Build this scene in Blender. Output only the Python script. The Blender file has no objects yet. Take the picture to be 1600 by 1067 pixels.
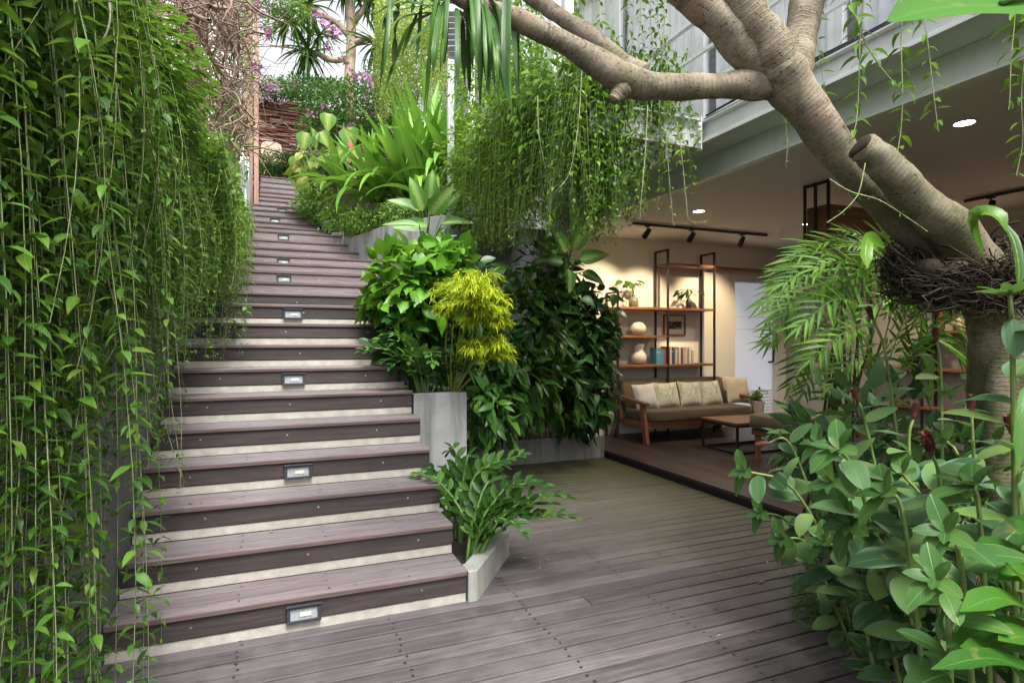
import bpy, math
import numpy as np
from mathutils import Vector
R = np.random.RandomState(11)
SC = bpy.context.scene
COL = SC.collection
# ------------------------------------------------------------------ camera geometry (metres; X along the steps, Y up the stairs)
EYE = 1.467; FPX = 912.0; YAW = math.radians(22.1)
FW = np.array([math.sin(YAW), math.cos(YAW), 0.0]); RT = np.array([math.cos(YAW), -math.sin(YAW), 0.0]); UPV = np.array([0, 0, 1.0])
CAM = np.array([0, 0, EYE])
def ray(px, py): return FW + (px-800)/FPX*RT + (533-py)/FPX*UPV
def at(px, py, D): return CAM + D*ray(px, py)
def onx(px, py, X): r = ray(px, py); return CAM + r*(X/r[0])
def ony(px, py, Y): r = ray(px, py); return CAM + r*(Y/r[1])
def onz(px, py, z): r = ray(px, py); return CAM + r*((z-EYE)/r[2])

# ------------------------------------------------------------------ object helpers
def tag(o, label=None, cat=None, group=None, kind=None):
    if label: o['label'] = label
    if cat: o['category'] = cat
    if group: o['group'] = group
    if kind: o['kind'] = kind
    return o
def empty(name, loc=(0, 0, 0), label=None, cat=None, group=None, kind=None, rz=0):
    o = bpy.data.objects.new(name, None); COL.objects.link(o)
    o.location = loc; o.rotation_euler = (0, 0, rz); o.empty_display_size = .1
    return tag(o, label, cat, group, kind)
def copy_tree(o, parent=None):
    c = o.copy(); COL.objects.link(c)
    if parent: c.parent = parent
    for ch in list(o.children): copy_tree(ch, c)
    return c
def nrm(v): return v/np.maximum(np.linalg.norm(v, axis=-1, keepdims=True), 1e-9)

class MB:
    """collects shapes; build() links them as one mesh object"""
    def __init__(s): s.v = []; s.f3 = []; s.f4 = []; s.fn = []; s.uv = []; s.m3 = []; s.m4 = []; s.mn = []; s.n = 0
    def add(s, v, f=None, uv=None, m=0, tri=None, ngon=None):
        v = np.asarray(v, float).reshape(-1, 3)
        s.v.append(v); s.uv.append(np.zeros((len(v), 2)) if uv is None else np.asarray(uv, float).reshape(-1, 2))
        if f is not None and len(f): f = np.asarray(f, int).reshape(-1, 4)+s.n; s.f4.append(f); s.m4.append(np.full(len(f), m))
        if tri is not None and len(tri): t = np.asarray(tri, int).reshape(-1, 3)+s.n; s.f3.append(t); s.m3.append(np.full(len(t), m))
        for g in (ngon or []): s.fn.append([i+s.n for i in g]); s.mn.append(m)
        s.n += len(v)
    def box(s, a, b, m=0):
        (x0, y0, z0), (x1, y1, z1) = a, b
        v = [(x0,y0,z0),(x1,y0,z0),(x1,y1,z0),(x0,y1,z0),(x0,y0,z1),(x1,y0,z1),(x1,y1,z1),(x0,y1,z1)]
        s.add(v, [(0,3,2,1),(4,5,6,7),(0,1,5,4),(1,2,6,5),(2,3,7,6),(3,0,4,7)], m=m)
    def bar(s, p, q, w, h, up=(0, 0, 1), m=0):
        p = np.asarray(p, float); q = np.asarray(q, float); d = nrm(q-p); u = np.asarray(up, float)
        if abs(d@u) > .98: u = np.array([0, 1.0, 0])
        sd = nrm(np.cross(d, u)); u = np.cross(sd, d)
        v = [e + sd*w/2*i + u*h/2*j for e in (p, q) for i, j in ((-1,-1),(1,-1),(1,1),(-1,1))]
        s.add(v, [(0,1,2,3),(7,6,5,4),(0,4,5,1),(1,5,6,2),(2,6,7,3),(3,7,4,0)], m=m)
    def prism(s, poly, z0, z1, m=0):
        n = len(poly); v = [(x, y, z0) for x, y in poly]+[(x, y, z1) for x, y in poly]
        s.add(v, [(i, (i+1) % n, n+(i+1) % n, n+i) for i in range(n)], m=m, ngon=[list(range(n))[::-1], [n+i for i in range(n)]])
    def tube(s, pts, rad, k=6, m=0, cap=True, vscale=1.0, lump=0):
        pts = np.asarray(pts, float); n = len(pts); rad = np.broadcast_to(np.asarray(rad, float), (n,))
        t = nrm(np.gradient(pts, axis=0)); a = np.array([0, 0, 1.0]) if abs(t[0][2]) < .9 else np.array([1.0, 0, 0])
        u = nrm(np.cross(t[0], a)); rings = []; ang = np.arange(k+1)/k*2*np.pi; uvs = []
        L = np.concatenate([[0], np.cumsum(np.linalg.norm(np.diff(pts, axis=0), axis=1))])
        for i in range(n):
            u = nrm(u - t[i]*(u@t[i])); w = np.cross(t[i], u)
            r = rad[i]*(1 + (lump*np.sin(ang*2+i*.7)+lump*.7*np.sin(ang*3-i*1.1) if lump else 0))
            rings.append(pts[i] + (np.cos(ang)*r)[:, None]*u + (np.sin(ang)*r)[:, None]*w) if lump else rings.append(pts[i]+rad[i]*(np.cos(ang)[:, None]*u+np.sin(ang)[:, None]*w))
            uvs.append(np.stack([ang/(2*np.pi), np.full(k+1, L[i]*vscale)], 1))
        v = np.concatenate(rings); uv = np.concatenate(uvs); K = k+1
        f = [(i*K+j, i*K+j+1, (i+1)*K+j+1, (i+1)*K+j) for i in range(n-1) for j in range(k)]
        ng = [[j for j in range(k)][::-1], [(n-1)*K+j for j in range(k)]] if cap else []
        s.add(v, f, uv, m, ngon=ng)
    def lathe(s, prof, c=(0, 0, 0), k=20, m=0):
        c = np.asarray(c, float); ang = np.arange(k)/k*2*np.pi; n = len(prof)
        v = np.array([[c[0]+r*math.cos(a), c[1]+r*math.sin(a), c[2]+z] for r, z in prof for a in ang])
        s.add(v, [(i*k+j, i*k+(j+1) % k, (i+1)*k+(j+1) % k, (i+1)*k+j) for i in range(n-1) for j in range(k)], m=m,
              ngon=[list(range(k))[::-1], [(n-1)*k+j for j in range(k)]])
    def disc(s, c, r, k=8, m=0):
        s.add([(c[0]+r*math.cos(i/k*6.2832), c[1]+r*math.sin(i/k*6.2832), c[2]) for i in range(k)], m=m, ngon=[list(range(k))])
    def leaves(s, T, pos, d, up, L, W=None, bend=None, m=0):
        """T: leaf template; pos, d, up (n,3); L length, W width (n); bend: droop (n)"""
        pos = np.atleast_2d(np.asarray(pos, float)); n = len(pos)
        if n == 0: return
        d = nrm(np.broadcast_to(np.asarray(d, float), (n, 3))); up = np.broadcast_to(np.asarray(up, float), (n, 3))
        sd = np.cross(d, up); bad = np.linalg.norm(sd, axis=1) < 1e-3; sd = np.where(bad[:, None], np.array([1.0, .1, 0]), sd); sd = nrm(sd); nn = np.cross(sd, d)
        L = np.broadcast_to(np.asarray(L, float), (n,)); W = L*T['w'] if W is None else np.broadcast_to(np.asarray(W, float), (n,))
        b = np.zeros(n) if bend is None else np.broadcast_to(np.asarray(bend, float), (n,))
        tv = T['v']; k = len(tv)
        y = tv[:, 1][None]; th = b[:, None]*y*1.0
        # circular droop: leaf axis curls by angle b over its length
        bb = np.where(np.abs(b) < 1e-3, 1e-3, b)[:, None]
        ly = np.sin(bb*y)/bb; lz = -(1-np.cos(bb*y))/bb
        zz = tv[:, 2][None]*W[:, None]
        Y = ly*L[:, None] + zz*np.sin(th); Z = lz*L[:, None] + zz*np.cos(th); X = tv[:, 0][None]*W[:, None]
        v = pos[:, None]+X[..., None]*sd[:, None]+Y[..., None]*d[:, None]+Z[..., None]*nn[:, None]
        f = (T['f'][None]+(np.arange(n)*k)[:, None, None]).reshape(-1, 4)
        s.add(v.reshape(-1, 3), f, np.tile(T['uv'], (n, 1)), m)
    def build(s, name, mats, parent=None, smooth=False, bevel=0, loc=None):
        me = bpy.data.meshes.new(name)
        if s.n:
            v = np.concatenate(s.v); uv = np.concatenate(s.uv)
            o_ = np.zeros(3); q = parent
            while q is not None: o_ = o_+np.array(q.location); q = q.parent
            if loc is not None: o_ = np.asarray(loc, float)
            fs = []; mi = []
            if s.f4: fs.append((np.concatenate(s.f4), 4)); mi.append(np.concatenate(s.m4))
            if s.f3: fs.append((np.concatenate(s.f3), 3)); mi.append(np.concatenate(s.m3))
            loops = [f.ravel() for f, k in fs]; tot = [np.full(len(f), k) for f, k in fs]
            if s.fn: loops.append(np.concatenate([np.array(g) for g in s.fn])); tot.append(np.array([len(g) for g in s.fn])); mi.append(np.array(s.mn))
            loops = np.concatenate(loops).astype(np.int32); tot = np.concatenate(tot).astype(np.int32); mi = np.concatenate(mi).astype(np.int32)
            me.vertices.add(len(v)); me.vertices.foreach_set('co', (v-o_).astype(np.float32).ravel())
            me.loops.add(len(loops)); me.loops.foreach_set('vertex_index', loops)
            me.polygons.add(len(tot)); me.polygons.foreach_set('loop_start', np.concatenate([[0], np.cumsum(tot)[:-1]]).astype(np.int32))
            me.polygons.foreach_set('loop_total', tot); me.polygons.foreach_set('material_index', mi)
            me.polygons.foreach_set('use_smooth', np.full(len(tot), bool(smooth)))
            ul = me.uv_layers.new(name='UVMap'); ul.data.foreach_set('uv', uv[loops].astype(np.float32).ravel())
            me.update(calc_edges=True); me.validate()
        else: o_ = np.zeros(3)
        for m in (mats if isinstance(mats, (list, tuple)) else [mats]): me.materials.append(m)
        o = bpy.data.objects.new(name, me); COL.objects.link(o)
        if parent is not None: o.parent = parent
        elif loc is not None: o.location = loc
        if bevel:
            bm = o.modifiers.new('bevel', 'BEVEL'); bm.width = bevel; bm.segments = 2; bm.limit_method = 'ANGLE'; bm.angle_limit = .6
        return o

def spline(pts, n=16):
    """Catmull-Rom through the points"""
    p = np.asarray(pts, float); p = np.concatenate([[2*p[0]-p[1]], p, [2*p[-1]-p[-2]]]); out = []
    m = len(p)-3
    for t in np.linspace(0, m, n):
        i = min(int(t), m-1); u = t-i; a, b, c, d = p[i:i+4]
        out.append(.5*((2*b)+(c-a)*u+(2*a-5*b+4*c-d)*u*u+(3*b-a-3*c+d)*u**3))
    return np.array(out)

def leaf_t(prof, w, nl=4, fold=.12, wave=0.0, cup=0):
    """leaf along +Y, length 1, width profile prof(v) (half width, unit width=1), folded on the midrib"""
    v = []; uv = []
    for i in range(nl+1):
        t = i/nl; h = max(prof(t), .012)*.5
        wv = wave*math.sin(t*9)
        v += [(-h, t, h*2*fold+wv), (0, t, 0), (h, t, h*2*fold-wv)]
        uv += [(.5-h, t), (.5, t), (.5+h, t)]
    f = []
    for i in range(nl):
        a = i*3; f += [(a, a+1, a+4, a+3), (a+1, a+2, a+5, a+4)]
    return dict(v=np.array(v), f=np.array(f), uv=np.array(uv), w=w)
def p_oval(t): return math.sin(math.pi*min(1, t**.8))**.75 if 0 < t < 1 else 0
def p_lance(t): return (math.sin(math.pi*t**.62))**.9 if 0 < t < 1 else 0
def p_strap(t): return min(1, .55+t*2)*min(1, (1-t)*2.2)**.8
def p_heart(t): return [.5, .98, 1.0, .82, .5, .2, 0][min(6, int(t*6+.5))]
def p_obov(t): return (math.sin(math.pi*t**1.1))**.7 if 0 < t < 1 else 0
T_OV = leaf_t(p_oval, .46, 4); T_OV6 = leaf_t(p_oval, .5, 6, .1); T_SM = leaf_t(p_oval, .5, 2, .15)
T_LA = leaf_t(p_lance, .34, 4, .16); T_LA6 = leaf_t(p_lance, .36, 7, .14, .012)
T_STRAP = leaf_t(p_strap, .07, 10, .22); T_HEART = leaf_t(p_heart, .82, 6, .12, .02)
T_ZZ = leaf_t(p_obov, .42, 4, .18); T_NEEDLE = leaf_t(p_lance, .09, 3, .2); T_PIN = leaf_t(p_lance, .13, 4, .22)

# ------------------------------------------------------------------ materials
class NT:
    def __init__(s, name):
        s.m = bpy.data.materials.new(name); s.m.use_nodes = True; s.t = s.m.node_tree; s.t.nodes.clear()
        s.out = s.n('ShaderNodeOutputMaterial')
    def n(s, typ, **kw):
        o = s.t.nodes.new(typ)
        for k, v in kw.items(): setattr(o, k, v)
        return o
    def l(s, a, b): s.t.links.new(a, b)
    def val(s, node, **kw):
        for k, v in kw.items(): node.inputs[k.replace('_', ' ')].default_value = v
        return node
    def ramp(s, fac, stops, interp='LINEAR'):
        r = s.n('ShaderNodeValToRGB'); r.color_ramp.interpolation = interp; e = r.color_ramp.elements
        while len(e) < len(stops): e.new(.5)
        for i, (p, c) in enumerate(stops):
            e[i].position = p; e[i].color = tuple(c)+(1,) if len(c) == 3 else c
        s.l(fac, r.inputs[0]); return r.outputs[0]
    def noise(s, vec=None, scale=5, detail=4, rough=.6, dist=0):
        x = s.n('ShaderNodeTexNoise'); x.inputs['Scale'].default_value = scale; x.inputs['Detail'].default_value = detail
        x.inputs['Roughness'].default_value = rough; x.inputs['Distortion'].default_value = dist
        if vec is not None: s.l(vec, x.inputs['Vector'])
        return x.outputs[0]
    def mapping(s, vec, scale=(1, 1, 1), loc=None):
        x = s.n('ShaderNodeMapping'); x.inputs['Scale'].default_value = scale; s.l(vec, x.inputs['Vector'])
        if loc is not None: s.l(loc, x.inputs['Location'])
        return x.outputs[0]
    def mix(s, a, b, fac, mode='MIX'):
        x = s.n('ShaderNodeMix', data_type='RGBA', blend_type=mode)
        for sock, v in ((x.inputs[0], fac), (x.inputs[6], a), (x.inputs[7], b)):
            if hasattr(v, 'is_output'): s.l(v, sock)
            elif isinstance(v, (int, float)): sock.default_value = v
            else: sock.default_value = tuple(v)+(1,)
        return x.outputs[2]
    def math(s, op, a, b=0, c=None):
        x = s.n('ShaderNodeMath', operation=op)
        for i, v in enumerate((a, b) if c is None else (a, b, c)):
            if hasattr(v, 'is_output'): s.l(v, x.inputs[i])
            else: x.inputs[i].default_value = v
        return x.outputs[0]
    def bump(s, h, strength=.3, dist=.01):
        b = s.n('ShaderNodeBump'); b.inputs['Strength'].default_value = strength; b.inputs['Distance'].default_value = dist
        s.l(h, b.inputs['Height']); return b.outputs[0]
    def bsdf(s, col, rough=.6, metal=0, normal=None, spec=.5, **kw):
        p = s.n('ShaderNodeBsdfPrincipled')
        for k, v in (('Base Color', col), ('Roughness', rough), ('Metallic', metal), ('Specular IOR Level', spec)):
            if hasattr(v, 'is_output'): s.l(v, p.inputs[k])
            else: p.inputs[k].default_value = tuple(v)+(1,) if isinstance(v, (tuple, list)) else v
        for k, v in kw.items(): p.inputs[k.replace('_', ' ')].default_value = v
        if normal is not None: s.l(normal, p.inputs['Normal'])
        return p.outputs[0]
    def done(s, sh): s.l(sh, s.out.inputs[0]); return s.m
    def coord(s, which='Object'): return s.n('ShaderNodeTexCoord').outputs[which]
    def rnd(s): return s.n('ShaderNodeNewGeometry').outputs['Random Per Island']

def mat_leaf(name, cols, rough=.42, trans=.28, rib=.35, ribcol=None, var=None, edge=None, back=.25, spec=.28):
    t = NT(name); r = t.rnd(); n = len(cols)
    c = t.ramp(r, [(i/(n-1), x) for i, x in enumerate(cols)])
    g = t.coord('Object')
    uv = t.n('ShaderNodeUVMap').outputs[0]; sep = t.n('ShaderNodeSeparateXYZ'); t.l(uv, sep.inputs[0])
    dx = t.math('ABSOLUTE', t.math('SUBTRACT', sep.outputs[0], .5))
    ribm = t.math('SUBTRACT', 1.0, t.math('MULTIPLY', dx, 22)); ribm = t.math('MULTIPLY', t.math('MAXIMUM', ribm, 0), rib)
    lc = ribcol or tuple(min(1, x*1.7+.03) for x in cols[-1])
    # side veins
    vv = t.math('FRACT', t.math('MULTIPLY', t.math('SUBTRACT', sep.outputs[1], t.math('MULTIPLY', dx, .7)), 8.0))
    vein = t.math('MULTIPLY', t.math('MAXIMUM', t.math('SUBTRACT', 1.0, t.math('MULTIPLY', vv, 9)), 0), rib*.45)
    if var:   # pale blotches between the veins
        vc, amt = var
        nn = t.noise(t.mapping(uv, (9, 5, 1), None), 4, 3)
        mk = t.math('MULTIPLY', t.ramp(t.math('SUBTRACT', t.math('ADD', nn, .12), t.math('MULTIPLY', dx, 1.3)), [(.36, (0,0,0)), (.5, (1,1,1))]), amt)
        c = t.mix(c, vc, mk)
    if edge: c = t.mix(c, edge, t.ramp(dx, [(.3, (0,0,0)), (.42, (1,1,1))]))
    c = t.mix(c, lc, t.math('MAXIMUM', ribm, vein))
    # blemishes and slightly paler underside
    c = t.mix(c, (.16, .15, .04), t.math('MULTIPLY', t.ramp(t.noise(g, 26, 2), [(.63, (0,0,0)), (.70, (1,1,1))]), .5))
    geo = t.n('ShaderNodeNewGeometry')
    c = t.mix(c, tuple(min(1, x*1.25+.035) for x in cols[n//2]), t.math('MULTIPLY', geo.outputs['Backfacing'], back))
    bmp = t.bump(t.math('ADD', t.math('MULTIPLY', vein, -1.5), t.math('MULTIPLY', ribm, -1.5)), .35, .004)
    p = t.bsdf(c, rough+.06, normal=bmp, spec=spec)
    tr = t.n('ShaderNodeBsdfTranslucent'); t.l(t.mix(c, (.30, .5, .04), .35), tr.inputs[0])
    mx = t.n('ShaderNodeMixShader'); mx.inputs[0].default_value = trans; t.l(p, mx.inputs[1]); t.l(tr.outputs[0], mx.inputs[2])
    return t.done(mx.outputs[0])

def mat_wood(name, c1, c2, axis='X', rough=.55, var=.5, moss=None, scale=1.0, spec=.4, grime=.0):
    t = NT(name); o = t.coord('Object'); r = t.rnd()
    sc = {'X': (1.2, 26, 26), 'Y': (26, 1.2, 26), 'Z': (26, 26, 1.2)}[axis]
    cmb = t.n('ShaderNodeCombineXYZ'); rr = t.math('MULTIPLY', r, 37.0)
    for i in range(3): t.l(rr, cmb.inputs[i])
    vec = t.mapping(o, tuple(x*scale for x in sc), cmb.outputs[0])
    g = t.noise(vec, 2.2, 6, .65, .6); g2 = t.noise(t.mapping(o, tuple(x*.22 for x in sc), cmb.outputs[0]), 1.5, 3)
    c = t.ramp(g, [(.28, c1), (.72, c2)])
    tone = t.ramp(r, [(0, (1-var*.55,)*3), (.5, (1, 1, 1)), (1, (1+var*.45, 1+var*.4, 1+var*.42))])
    c = t.mix(c, tone, 1.0, 'MULTIPLY')
    c = t.mix(c, tuple((a+b)*.5*.55 for a, b in zip(c1, c2)), t.math('MULTIPLY', t.ramp(g2, [(.45, (0,0,0)), (.7, (1,1,1))]), .55))
    blot = t.noise(o, 1.3, 5, .7)
    if grime: c = t.mix(c, (.22, .21, .215), t.math('MULTIPLY', t.ramp(blot, [(.48, (0,0,0)), (.66, (1,1,1))]), grime))
    if moss:
        col, lo, hi, amt = moss['col'], moss['lo'], moss['hi'], moss['amt']
        sep = t.n('ShaderNodeSeparateXYZ'); t.l(o, sep.inputs[0])
        d = t.math('ADD', t.math('ADD', t.math('MULTIPLY', sep.outputs[0], moss['x']), t.math('MULTIPLY', sep.outputs[1], moss['y'])), t.math('MULTIPLY', t.math('SUBTRACT', blot, .5), 2.4))
        k = t.ramp(t.math('DIVIDE', t.math('SUBTRACT', d, lo), hi-lo), [(0, (0,0,0)), (1, (1,1,1))])
        c = t.mix(c, col, t.math('MULTIPLY', k, amt))
    b = t.bump(t.math('ADD', g, t.math('MULTIPLY', g2, .4)), .25, .004)
    ro = t.math('ADD', t.math('MULTIPLY', g, .25), rough-.12)
    return t.done(t.bsdf(c, ro, normal=b, spec=spec))

def mat_plain(name, col, rough=.6, metal=0, nscale=6, namt=.12, bump=.08, dark=None, spec=.5, stain=None):
    t = NT(name); o = t.coord('Object'); n = t.noise(o, nscale, 6, .65)
    c = t.ramp(n, [(.3, tuple(x*(1-namt) for x in col)), (.7, tuple(min(1, x*(1+namt)) for x in col))])
    if stain:
        z = t.noise(t.mapping(o, (7, 7, .6)), 1.4, 5, .7)
        c = t.mix(c, stain[0], t.math('MULTIPLY', t.ramp(z, [(.47, (0,0,0)), (.7, (1,1,1))]), stain[1]))
        z2 = t.noise(o, 2.2, 4, .7)
        c = t.mix(c, tuple(x*.6 for x in col), t.math('MULTIPLY', t.ramp(z2, [(.5, (0,0,0)), (.75, (1,1,1))]), stain[1]*.8))
    nb = t.noise(o, nscale*12, 3)
    return t.done(t.bsdf(c, rough, metal, t.bump(t.math('ADD', nb, n), bump, .004), spec))
def mat_emit(name, col, s):
    t = NT(name); e = t.n('ShaderNodeEmission'); e.inputs[0].default_value = tuple(col)+(1,); e.inputs[1].default_value = s
    return t.done(e.outputs[0])
def mat_fabric(name, col, rough=.9, sheen=.3, scale=260, pattern=None):
    t = NT(name); o = t.coord('Object')
    w = t.n('ShaderNodeTexWave'); w.inputs['Scale'].default_value = scale/6; w.inputs['Distortion'].default_value = 1; t.l(o, w.inputs[0])
    n = t.noise(o, 9, 5, .7); n2 = t.noise(o, scale, 2)
    c = t.ramp(t.math('ADD', t.math('MULTIPLY', n, .6), t.math('MULTIPLY', n2, .4)), [(.3, tuple(x*.75 for x in col)), (.7, tuple(min(1, x*1.2) for x in col))])
    if pattern:
        pn = t.noise(t.mapping(o, (9, 9, 9)), 1.0, 2, .5, 1.5)
        c = t.mix(c, (.36, .43, .20), t.math('MULTIPLY', t.ramp(pn, [(.48, (0,0,0)), (.54, (1,1,1)), (.62, (0,0,0))]), .9))
        c = t.mix(c, (.55, .36, .16), t.math('MULTIPLY', t.ramp(t.noise(t.mapping(o, (7, 7, 7)), 1.3, 2, .5, 2), [(.42, (0,0,0)), (.45, (1,1,1)), (.49, (0,0,0))]), .5))
    return t.done(t.bsdf(c, rough, normal=t.bump(n2, .3, .003), spec=.2, Sheen_Weight=sheen))
# ------------------------------------------------------------------ leaf and stem materials
M = {}
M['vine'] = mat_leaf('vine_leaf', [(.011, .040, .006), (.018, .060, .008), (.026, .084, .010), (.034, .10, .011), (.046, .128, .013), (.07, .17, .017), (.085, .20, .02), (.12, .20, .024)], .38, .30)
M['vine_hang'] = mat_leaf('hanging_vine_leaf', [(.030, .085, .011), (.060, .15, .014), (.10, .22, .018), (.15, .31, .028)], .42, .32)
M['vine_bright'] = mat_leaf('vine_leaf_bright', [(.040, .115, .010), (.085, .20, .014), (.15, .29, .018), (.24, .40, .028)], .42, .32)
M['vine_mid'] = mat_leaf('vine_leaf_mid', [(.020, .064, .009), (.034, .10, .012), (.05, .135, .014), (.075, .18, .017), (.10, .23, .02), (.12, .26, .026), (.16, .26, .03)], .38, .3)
M['dark'] = mat_leaf('dark_glossy_leaf', [(0.0079, 0.0314, 0.0080), (0.0159, 0.0580, 0.0115), (0.0264, 0.0845, 0.0149), (0.0450, 0.1267, 0.0207)], .28, .12, .3)
M['mid'] = mat_leaf('mid_leaf', [(0.0239, 0.0690, 0.0115), (0.0449, 0.1207, 0.0138), (0.0823, 0.1898, 0.0184), (0.1271, 0.2645, 0.0253)], .3, .22, .4)
M['bright'] = mat_leaf('bright_leaf', [(0.0540, 0.1680, 0.0120), (0.0878, 0.2467, 0.0140), (0.1283, 0.3150, 0.0180)], .3, .28, .3)
M['zz'] = mat_leaf('waxy_leaf', [(.009, .040, .007), (.018, .070, .010), (.034, .108, .014), (.08, .19, .024)], .24, .14, .3)
M['lime'] = mat_leaf('lime_leaf', [(.26, .36, .006), (.36, .48, .008), (.46, .56, .012), (.50, .50, .02)], .5, .3, .15)
M['costus'] = mat_leaf('costus_leaf', [(.020, .056, .022), (.038, .098, .036), (.062, .14, .052), (.09, .18, .06), (.14, .24, .06)], .46, .2, .25, ribcol=(.15, .26, .11), back=.6, edge=(.11, .19, .10))
M['costus_new'] = mat_leaf('young_costus_leaf', [(.036, .10, .028), (.052, .135, .034), (.08, .175, .04)], .32, .28, .4, ribcol=(.22, .38, .08), back=.5)
M['ginger'] = mat_leaf('ginger_leaf', [(.018, .075, .012), (.032, .112, .014), (.052, .155, .018)], .3, .28, .35)
M['palm'] = mat_leaf('palm_leaflet', [(.035, .11, .012), (.06, .165, .016), (.10, .235, .022), (.15, .30, .03)], .36, .28, .25)
M['strap'] = mat_leaf('strap_leaf', [(0.0675, 0.1890, 0.0216), (0.1125, 0.2709, 0.0312), (0.1650, 0.3465, 0.0432), (0.2250, 0.4158, 0.0600)], .34, .25, .35)
M['pandan'] = mat_leaf('screw_pine_leaf', [(.020, .065, .010), (.034, .10, .014), (.06, .15, .018)], .34, .15, .3)
M['pale'] = mat_leaf('pale_trailing_leaf', [(.26, .38, .08), (.38, .50, .12), (.50, .60, .18)], .6, .3, .1)
M['shrub'] = mat_leaf('small_shrub_leaf', [(0.0420, 0.1050, 0.0160), (0.0720, 0.1680, 0.0220), (0.1200, 0.2415, 0.0320), (0.1800, 0.3045, 0.0450)], .5, .25, .15)
M['hedge'] = mat_leaf('hedge_leaf', [(0.0210, 0.0825, 0.0150), (0.0390, 0.1306, 0.0200), (0.0750, 0.1993, 0.0275)], .45, .2, .15)
M['dieff'] = mat_leaf('dumb_cane_leaf', [(0.0300, 0.1100, 0.0200), (0.0450, 0.1500, 0.0260), (0.0700, 0.1900, 0.0300)], .32, .25, .5, var=((.36, .50, .15), .65))
M['calad'] = mat_leaf('variegated_heart_leaf', [(0.0500, 0.1600, 0.0200), (0.0800, 0.2100, 0.0300), (0.1100, 0.2500, 0.0400)], .36, .25, .5, ribcol=(.45, .5, .2), var=((.40, .46, .12), .7))
M['gold'] = mat_leaf('golden_heart_leaf', [(0.0500, 0.1300, 0.0200), (0.1600, 0.2400, 0.0300), (0.2800, 0.3400, 0.0600), (0.3600, 0.3800, 0.1000)], .36, .25, .4, var=((.06, .15, .02), .85))
M['grassy'] = mat_leaf('grassy_leaf', [(0.0200, 0.0700, 0.0120), (0.0350, 0.1000, 0.0160), (0.0600, 0.1400, 0.0220)], .4, .2, .2)
M['banana'] = mat_leaf('broad_blade', [(.030, .115, .006), (.036, .13, .007)], .6, .12, .25, spec=.1)
M['stem_lime'] = mat_plain('lime_stem', (.22, .27, .03), .5, namt=.25, nscale=20)
M['bract'] = mat_leaf('magenta_bract', [(0.3600, 0.0700, 0.3400), (0.4600, 0.1000, 0.4200), (0.5500, 0.1800, 0.5000)], .6, .35, .1, back=0)
M['dry'] = mat_leaf('dry_leaf', [(0.2000, 0.1200, 0.0600), (0.2800, 0.1900, 0.0900), (0.3400, 0.2600, 0.1200)], .7, .15, .2)
M['bark_far'] = mat_plain('far_bark', (.40, .30, .22), .85, namt=.3, nscale=5, bump=.3)
M['stem'] = mat_plain('pale_stem', (.30, .36, .17), .55, namt=.25, nscale=20)
M['stem_pale'] = mat_plain('silvery_stem', (.40, .40, .27), .6, namt=.25, nscale=20)
M['stem_green'] = mat_plain('green_stem', (.10, .20, .045), .45, namt=.25, nscale=20)
M['stem_costus'] = mat_plain('yellow_green_stem', (.15, .22, .06), .42, namt=.25, nscale=18)
M['stem_dark'] = mat_plain('dark_cane', (.035, .055, .018), .5, namt=.4, nscale=20)
M['stem_brown'] = mat_plain('brown_stem', (.13, .10, .06), .8, namt=.35, nscale=20)
M['twig'] = mat_plain('dry_twig', (.23, .155, .115), .85, namt=.35, nscale=14, bump=.3)
t = NT('dark_root'); o_ = t.coord('Object'); M['root'] = t.done(t.bsdf(t.mix(t.ramp(t.rnd(), [(0, (.012, .009, .007)), (.6, (.035, .025, .018)), (.85, (.07, .052, .036)), (1, (.14, .11, .08))]), (.05, .06, .03), t.math('MULTIPLY', t.noise(o_, 20, 3), .3)), .9, spec=.15))
M['cone'] = mat_plain('red_bract_cone', (.16, .04, .032), .5, namt=.6, nscale=60, bump=.3)

def rot_in(d, up, ang):
    """unit vectors perpendicular to d at roll angle ang around it, measured from the side of up"""
    sd = nrm(np.cross(d, up)); n2 = np.cross(sd, d)
    return np.cos(ang)[:, None]*sd+np.sin(ang)[:, None]*n2

def strand(S, Lf, path, rad, spacing, size, T=T_OV, droop=.5, wfac=.46, up=(0, 0, 1), rnd=R, mode='pair', taper=.6, k=4, spread=1.0):
    """hanging or arching stem with leaf pairs; S collects stems, Lf leaves"""
    path = np.asarray(path, float); seg = np.linalg.norm(np.diff(path, axis=0), axis=1); L = np.concatenate([[0], np.cumsum(seg)]); tot = L[-1]
    S.tube(path, np.linspace(rad, rad*.45, len(path)), k, cap=False)
    s = np.arange(spacing*rnd.uniform(.2, 1), tot, spacing); s = s+rnd.uniform(-.2, .2, len(s))*spacing; s = np.clip(s, 0, tot)
    if mode == 'pair': s = np.repeat(s, 2)
    P = np.stack([np.interp(s, L, path[:, i]) for i in range(3)], 1)
    Tn = nrm(np.stack([np.interp(s, L, np.gradient(path[:, i], L)) for i in range(3)], 1))
    n = len(s)
    if not n: return
    base = rnd.uniform(0, 6.28); a = base+np.arange(n)*(np.pi if mode == 'pair' else 2.4)+np.floor(np.arange(n)/2)*(1.35 if mode == 'pair' else 0)+rnd.uniform(-.4, .4, n)
    side = np.stack([np.cos(a), np.sin(a), np.zeros(n)], 1)
    side = nrm(side-Tn*np.sum(side*Tn, 1)[:, None])
    dz = rnd.uniform(-.35, .35, n)
    d = nrm(side*spread+np.stack([np.zeros(n), np.zeros(n), dz], 1)+Tn*.25)
    upv = nrm(np.array(up)+rnd.uniform(-.35, .35, (n, 3)))
    sz = size*rnd.uniform(.55, 1.15, n)*(1-(1-taper)*(s/tot)**2)
    Lf.leaves(T, P+d*rad, d, upv, sz, sz*wfac*rnd.uniform(.85, 1.15, n), droop*rnd.uniform(.4, 1.6, n))

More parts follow.
